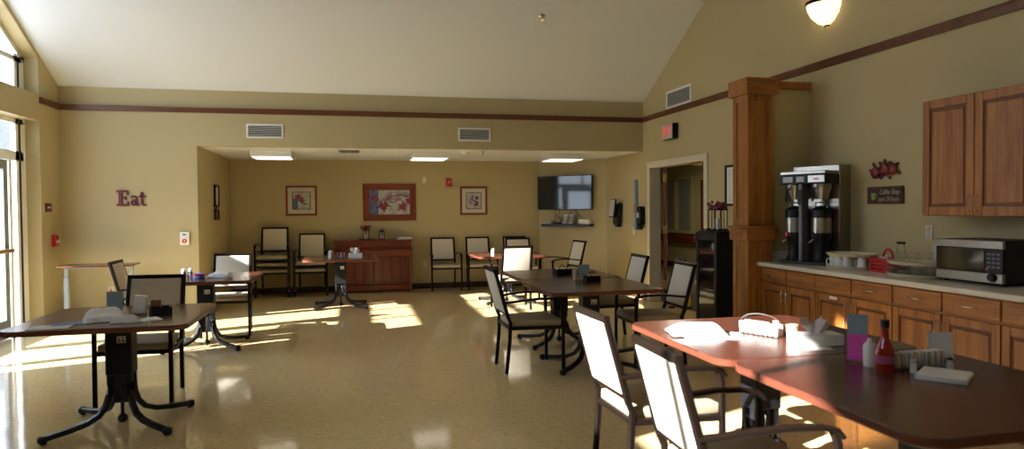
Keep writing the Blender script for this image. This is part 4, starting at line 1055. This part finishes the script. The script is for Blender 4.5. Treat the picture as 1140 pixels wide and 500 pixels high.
# --- piano side table
t = shaker('white_shaker', 'white cup-shaped shaker at the left of the table before the piano', (-.33, 10.50, ZT), .035, .11, 'white', 'white')
caddy('black caddy of packets on the table in front of the piano', (-.18, 10.50, ZT), 0, .14, .10, .06, handle=False)
packets('packet in the caddy before the piano', 'packets in the caddy before the piano', -.18, 10.47, ZT+.005, 6, 0, mtls=('paper', 'pink', 'paper'), hh=.068, w=.10)
box_tissue('small white tissue box on the table in front of the piano', (.03, 10.48, ZT), 0, .20, .11, .065)
# --- far table
shaker('white_shaker', 'white shaker on the far table behind the sunlit chair', (2.08, 10.25, ZT), .032, .10, 'white', 'white')
tag(MB().box(-.14, .14, -.10, .10, 0, .006).build('newspaper', 'paper', None, (2.55, 10.4, ZT), .2), 'flat newspaper on the far table below the television', 'newspaper')
# --- middle pair
caddy('black caddy alone on the farther table of the middle pair', (2.17, 7.0, ZT), .1, .17, .12, .065)
packets('packet in the caddy on the farther middle table', 'packets in the farther middle caddy', 2.17, 6.97, ZT+.005, 5, .1, mtls=('paper', 'tan'), hh=.072, w=.12)
shaker('salt_shaker', 'tan shaker left of the menu holder on the nearer middle table', (2.14, 6.45, ZT), .026, .10, 'tan', 'tan')
acrylic_sign('menu_holder', 'grey-blue menu holder behind the black caddy, nearer middle table', (2.22, 6.44, ZT), -.1, .12, .15, 'bluegrey')
caddy('black caddy in front of the menu holder, nearer middle table', (2.24, 6.26, ZT), 0, .14, .11, .06)
packets('packet in the caddy on the nearer middle table', 'packets in the nearer middle caddy', 2.24, 6.23, ZT+.005, 5, 0, mtls=('yellow', 'paper'), hh=.066, w=.10)
t = thing('stirrer_cup', 'small flat cup with one upright stirrer right of the menu holder', 'cup', (2.38, 6.42, ZT))
MB().lathe([(.022, 0), (.026, .015), (.023, .015), (.02, .004)], 14).build('dish', 'tan', t); MB().tube([(0, 0, .004), (.004, 0, .13)], .003, 6).build('stirrer', 'tan', t)
# --- table with tissue box (z .78)
tag(towel(MB(), .30, .24, .055, 11).build('white_cloth', 'cloth', None, (1.80, 3.37, Z6+.004), -.25), 'rumpled white cloth on the corner of the sunlit table', 'cloth')
tag(MB().cbox((0, 0, .0015), (.30, .20, .002)).build('paper_sheet', 'paper', None, (1.86, 3.30, Z6), -.45), 'white paper sheet under the rumpled cloth', 'paper')
t = thing('creamer_basket', 'clear basket packed with white creamers left of the tissue box', 'basket', (2.12, 3.26, Z6), -1.15)
mb = MB()
for s in (-1, 1): mb.box(-.13, .13, min(s*.055, s*.051), max(s*.055, s*.051), 0, .065); mb.box(min(s*.13, s*.126), max(s*.13, s*.126), -.051, .051, 0, .065)
mb.box(-.126, .126, -.051, .051, 0, .004).build('basket', 'acryl', t)
MB().tube([(-.12*math.cos(q), 0, .06+.05*math.sin(q)) for q in [PI*i/12 for i in range(13)]], .003, 6, up=(0, 1, 0)).build('handle', 'chrome', t)
cr = None
for i in range(16):
    u_, v_ = (i % 8)*.029-.10, (-.024, .024)[i // 8]
    c_, s_ = math.cos(-1.15), math.sin(-1.15)
    L = (2.12+u_*c_-v_*s_, 3.26+u_*s_+v_*c_, Z6+.005)
    if cr is None: cr = thing('creamer_cup', 'small white creamer cup standing in the clear basket', 'creamer', L, 0, 'creamers in the clear basket'); MB().lathe([(.011, 0), (.015, .055)], 12).build('cup', 'white', cr); MB().lathe([(.017, .055), (.017, .058), (.001, .058)], 12).build('foil_lid', 'paper', cr)
    else:
        c2 = dup(cr, L); c2.scale = (1, 1, random.choice((1, 1.25, .9)))
t = thing('tan_cup', 'tan paper cup just behind the tissue box', 'cup', (2.20, 3.10, Z6), 0)
MB().lathe([(.028, 0), (.034, .075), (.031, .075), (.026, .004)], 18).build('body', 'tan', t)
box_tissue('white tissue box with a pulled tissue on the sunlit table', (2.22, 2.95, Z6), -.10, .235, .115, .055)
tag(MB().box(-.06, .06, -.035, .035, 0, .0025).build('paper_slip', 'paper', None, (2.17, 2.86, Z6), -.3), 'white paper slip in front of the tissue box', 'paper')
tag(MB().lathe([(.02, 0), (.02, .004), (.001, .004)], 16).build('bottle_cap', 'lgrey', None, (1.98, 3.12, Z6)), 'round silver cap lying left of the creamer basket', 'cap')
# --- nearest table
acrylic_sign('sign_holder', 'clear sign holder with a magenta sheet left of the hot sauce', (2.15, 2.575, Z6), -.62, .09, .205, 'bluegrey', 'pink', .55)
t = thing('hot_sauce_bottle', 'red hot sauce bottle with a black cap on the nearest table', 'bottle', (2.135, 2.40, Z6))
MB().lathe([(.033, 0), (.036, .005), (.036, .085), (.031, .108), (.017, .135), (.0145, .185)], 20).build('bottle', 'sauce', t)
MB().lathe([(.0364, .035), (.0364, .068)], 20, cap=False).build('paper_label', 'mauve', t)
MB().lathe([(.0175, .182), (.0175, .212), (.001, .213)], 16).build('cap', 'blackp', t)
t = thing('white_bottle', 'small white squeeze bottle behind the hot sauce', 'bottle', (2.14, 2.49, Z6))
MB().lathe([(.024, 0), (.027, .085), (.020, .10)], 16).build('body', 'white', t); MB().lathe([(.013, .10), (.009, .12), (.001, .12)], 12).build('nozzle', 'white', t)
t = thing('clear_caddy', 'low clear caddy of sugar packets right of the hot sauce', 'caddy', (2.31, 2.43, Z6), .02)
mb = MB(); a, b = .14, .045
for s in (-1, 1): mb.box(-a, a, min(s*b, s*(b-.003)), max(s*b, s*(b-.003)), 0, .05); mb.box(min(s*a, s*(a-.003)), max(s*a, s*(a-.003)), -b+.003, b-.003, 0, .05)
mb.box(-a+.003, a-.003, -b+.003, b-.003, 0, .004).build('tray', 'acryl', t)
packets('packet standing in the clear caddy', 'sugar packets in the clear caddy', 2.31, 2.43, Z6+.005, 16, .02, w=.25, mtls=('paper', 'lgrey', 'paper', 'tan'), hh=.062)
t = shaker('salt_shaker', 'small pale shaker in front of the clear caddy', (2.225, 2.345, Z6), .014, .055, 'paper', 'lgrey')
t = shaker('pepper_shaker', 'small dark-topped shaker by the white card stand', (2.42, 2.36, Z6), .013, .05, 'lgrey', 'blackp')
for i in range(5):
    if i == 0: nk = tag(MB().box(-.09, .09, -.085, .085, 0, .0038, .0015).build('paper_napkin', 'paper'), 'square white napkin in the stack in front of the clear caddy', 'napkin', 'stacked napkins on the nearest table'); n_ = nk
    else: n_ = nk.copy(); COL.objects.link(n_)
    n_.location = (2.275, 2.245, Z6+i*.0039); n_.rotation_euler = (0, 0, .62+random.uniform(-.05, .05))
acrylic_sign('card_stand', 'white card stand at the right of the clear caddy', (2.53, 2.52, Z6), -.35, .11, .118, 'white')

# ------------------------------------------------------------------ light
w = bpy.data.worlds.new('sky'); SC.world = w; w.use_nodes = True
nt = w.node_tree; bg = nt.nodes['Background']
tc = nt.nodes.new('ShaderNodeTexCoord'); sx = nt.nodes.new('ShaderNodeSeparateXYZ'); rp = nt.nodes.new('ShaderNodeValToRGB')
nt.links.new(tc.outputs['Generated'], sx.inputs[0]); nt.links.new(sx.outputs['Z'], rp.inputs['Fac'])
rp.color_ramp.elements[0].position = 0; rp.color_ramp.elements[0].color = (.76, .88, 1, 1)
rp.color_ramp.elements[1].position = .7; rp.color_ramp.elements[1].color = (.50, .68, 1, 1)
nt.links.new(rp.outputs['Color'], bg.inputs['Color']); bg.inputs['Strength'].default_value = 9.5
sun = bpy.data.lights.new('sun', 'SUN'); sun.energy = 44; sun.angle = math.radians(.55); sun.color = (1, .98, .95)
so = bpy.data.objects.new('sun', sun); COL.objects.link(so)
dv = Vector((.93, .366, -.493)).normalized(); so.rotation_euler = dv.to_track_quat('-Z', 'Y').to_euler()
def portal(x, y0, y1, z0, z1):
    l = bpy.data.lights.new('window_portal', 'AREA'); l.shape = 'RECTANGLE'; l.size = y1-y0; l.size_y = z1-z0; l.cycles.is_portal = True
    o = bpy.data.objects.new('window_portal', l); COL.objects.link(o); o.location = (x, (y0+y1)/2, (z0+z1)/2)
    o.rotation_euler = Vector((1, 0, 0)).to_track_quat('-Z', 'Z').to_euler()
for y0, y1 in ((6.75, 9.52), (YB2, 1.88)):
    portal(XL-.27, y0, y1, 2.9, 4.85)
portal(XL-.27, 6.75, 9.52, 0, 2.58)
# the sconce's bulb and the alcove box lights
l = bpy.data.lights.new('sconce_bulb', 'POINT'); l.energy = 9; l.color = (1, .72, .4); l.shadow_soft_size = .05
o = bpy.data.objects.new('sconce_bulb', l); COL.objects.link(o); o.location = (XR-.09, 5.78, 3.42)

t = thing('hall_fill_fixture', 'added unseen box light that brightens the hall beyond the doorway', 'ceiling light', (6.2, 12.6, 2.598))  # out-of-view fixture added to brighten the dark hall
MB().box(-.3, .3, -.6, .6, -.08, 0, .004).build('housing', 'white', t); MB().box(-.28, .28, -.58, .58, -.09, -.081).build('diffuser', 'diff', t)
l = bpy.data.lights.new('hall_fill_light', 'AREA'); l.shape = 'RECTANGLE'; l.size = .5; l.size_y = 1.1; l.energy = 34; l.color = (1, .9, .72)  # added fill for the hall, emitted below the unseen fixture
o = bpy.data.objects.new('hall_fill_light', l); COL.objects.link(o); o.location = (6.2, 12.6, 2.50)
# ------------------------------------------------------------------ camera
h_, f_, yaw, pit, rol = 1.4665, 762.94, .2281, -.0239, .0079
cy, sy, cp_, sp_, cr_, sr_ = math.cos(yaw), math.sin(yaw), math.cos(pit), math.sin(pit), math.cos(rol), math.sin(rol)
def wv(x, z, y): return Vector((x*cy+z*sy, z*cy-x*sy, y))
right = wv(cr_, sr_*sp_, -sr_*cp_); upv = wv(sr_, -cr_*sp_, cr_*cp_); fwd = wv(0, cp_, sp_)
cam = bpy.data.cameras.new('camera'); co = bpy.data.objects.new('camera', cam); COL.objects.link(co)
cam.sensor_width = 36; cam.sensor_fit = 'HORIZONTAL'; cam.lens = f_/1140*36; cam.clip_start = .05; cam.clip_end = 300
mw = Matrix.Identity(4)
for i, v in enumerate((right, upv, -fwd)):
    for j in range(3): mw[j][i] = v[j]
mw.translation = (0, 0, h_)
co.matrix_world = mw
cam.dof.use_dof = True; cam.dof.focus_distance = 8.5; cam.dof.aperture_fstop = 2.2
SC.camera = co
SC.view_settings.view_transform = 'Standard'; SC.view_settings.look = 'None'; SC.view_settings.gamma = 1; SC.view_settings.exposure = -0.4
try: SC.view_settings.use_curve_mapping = False
except Exception: pass
cy_ = SC.cycles
cy_.use_denoising = True; cy_.max_bounces = 10; cy_.diffuse_bounces = 6; cy_.glossy_bounces = 4; cy_.transparent_max_bounces = 12; cy_.transmission_bounces = 6
cy_.caustics_reflective = False; cy_.caustics_refractive = False; cy_.sample_clamp_indirect = 6.
cy_.use_light_tree = True
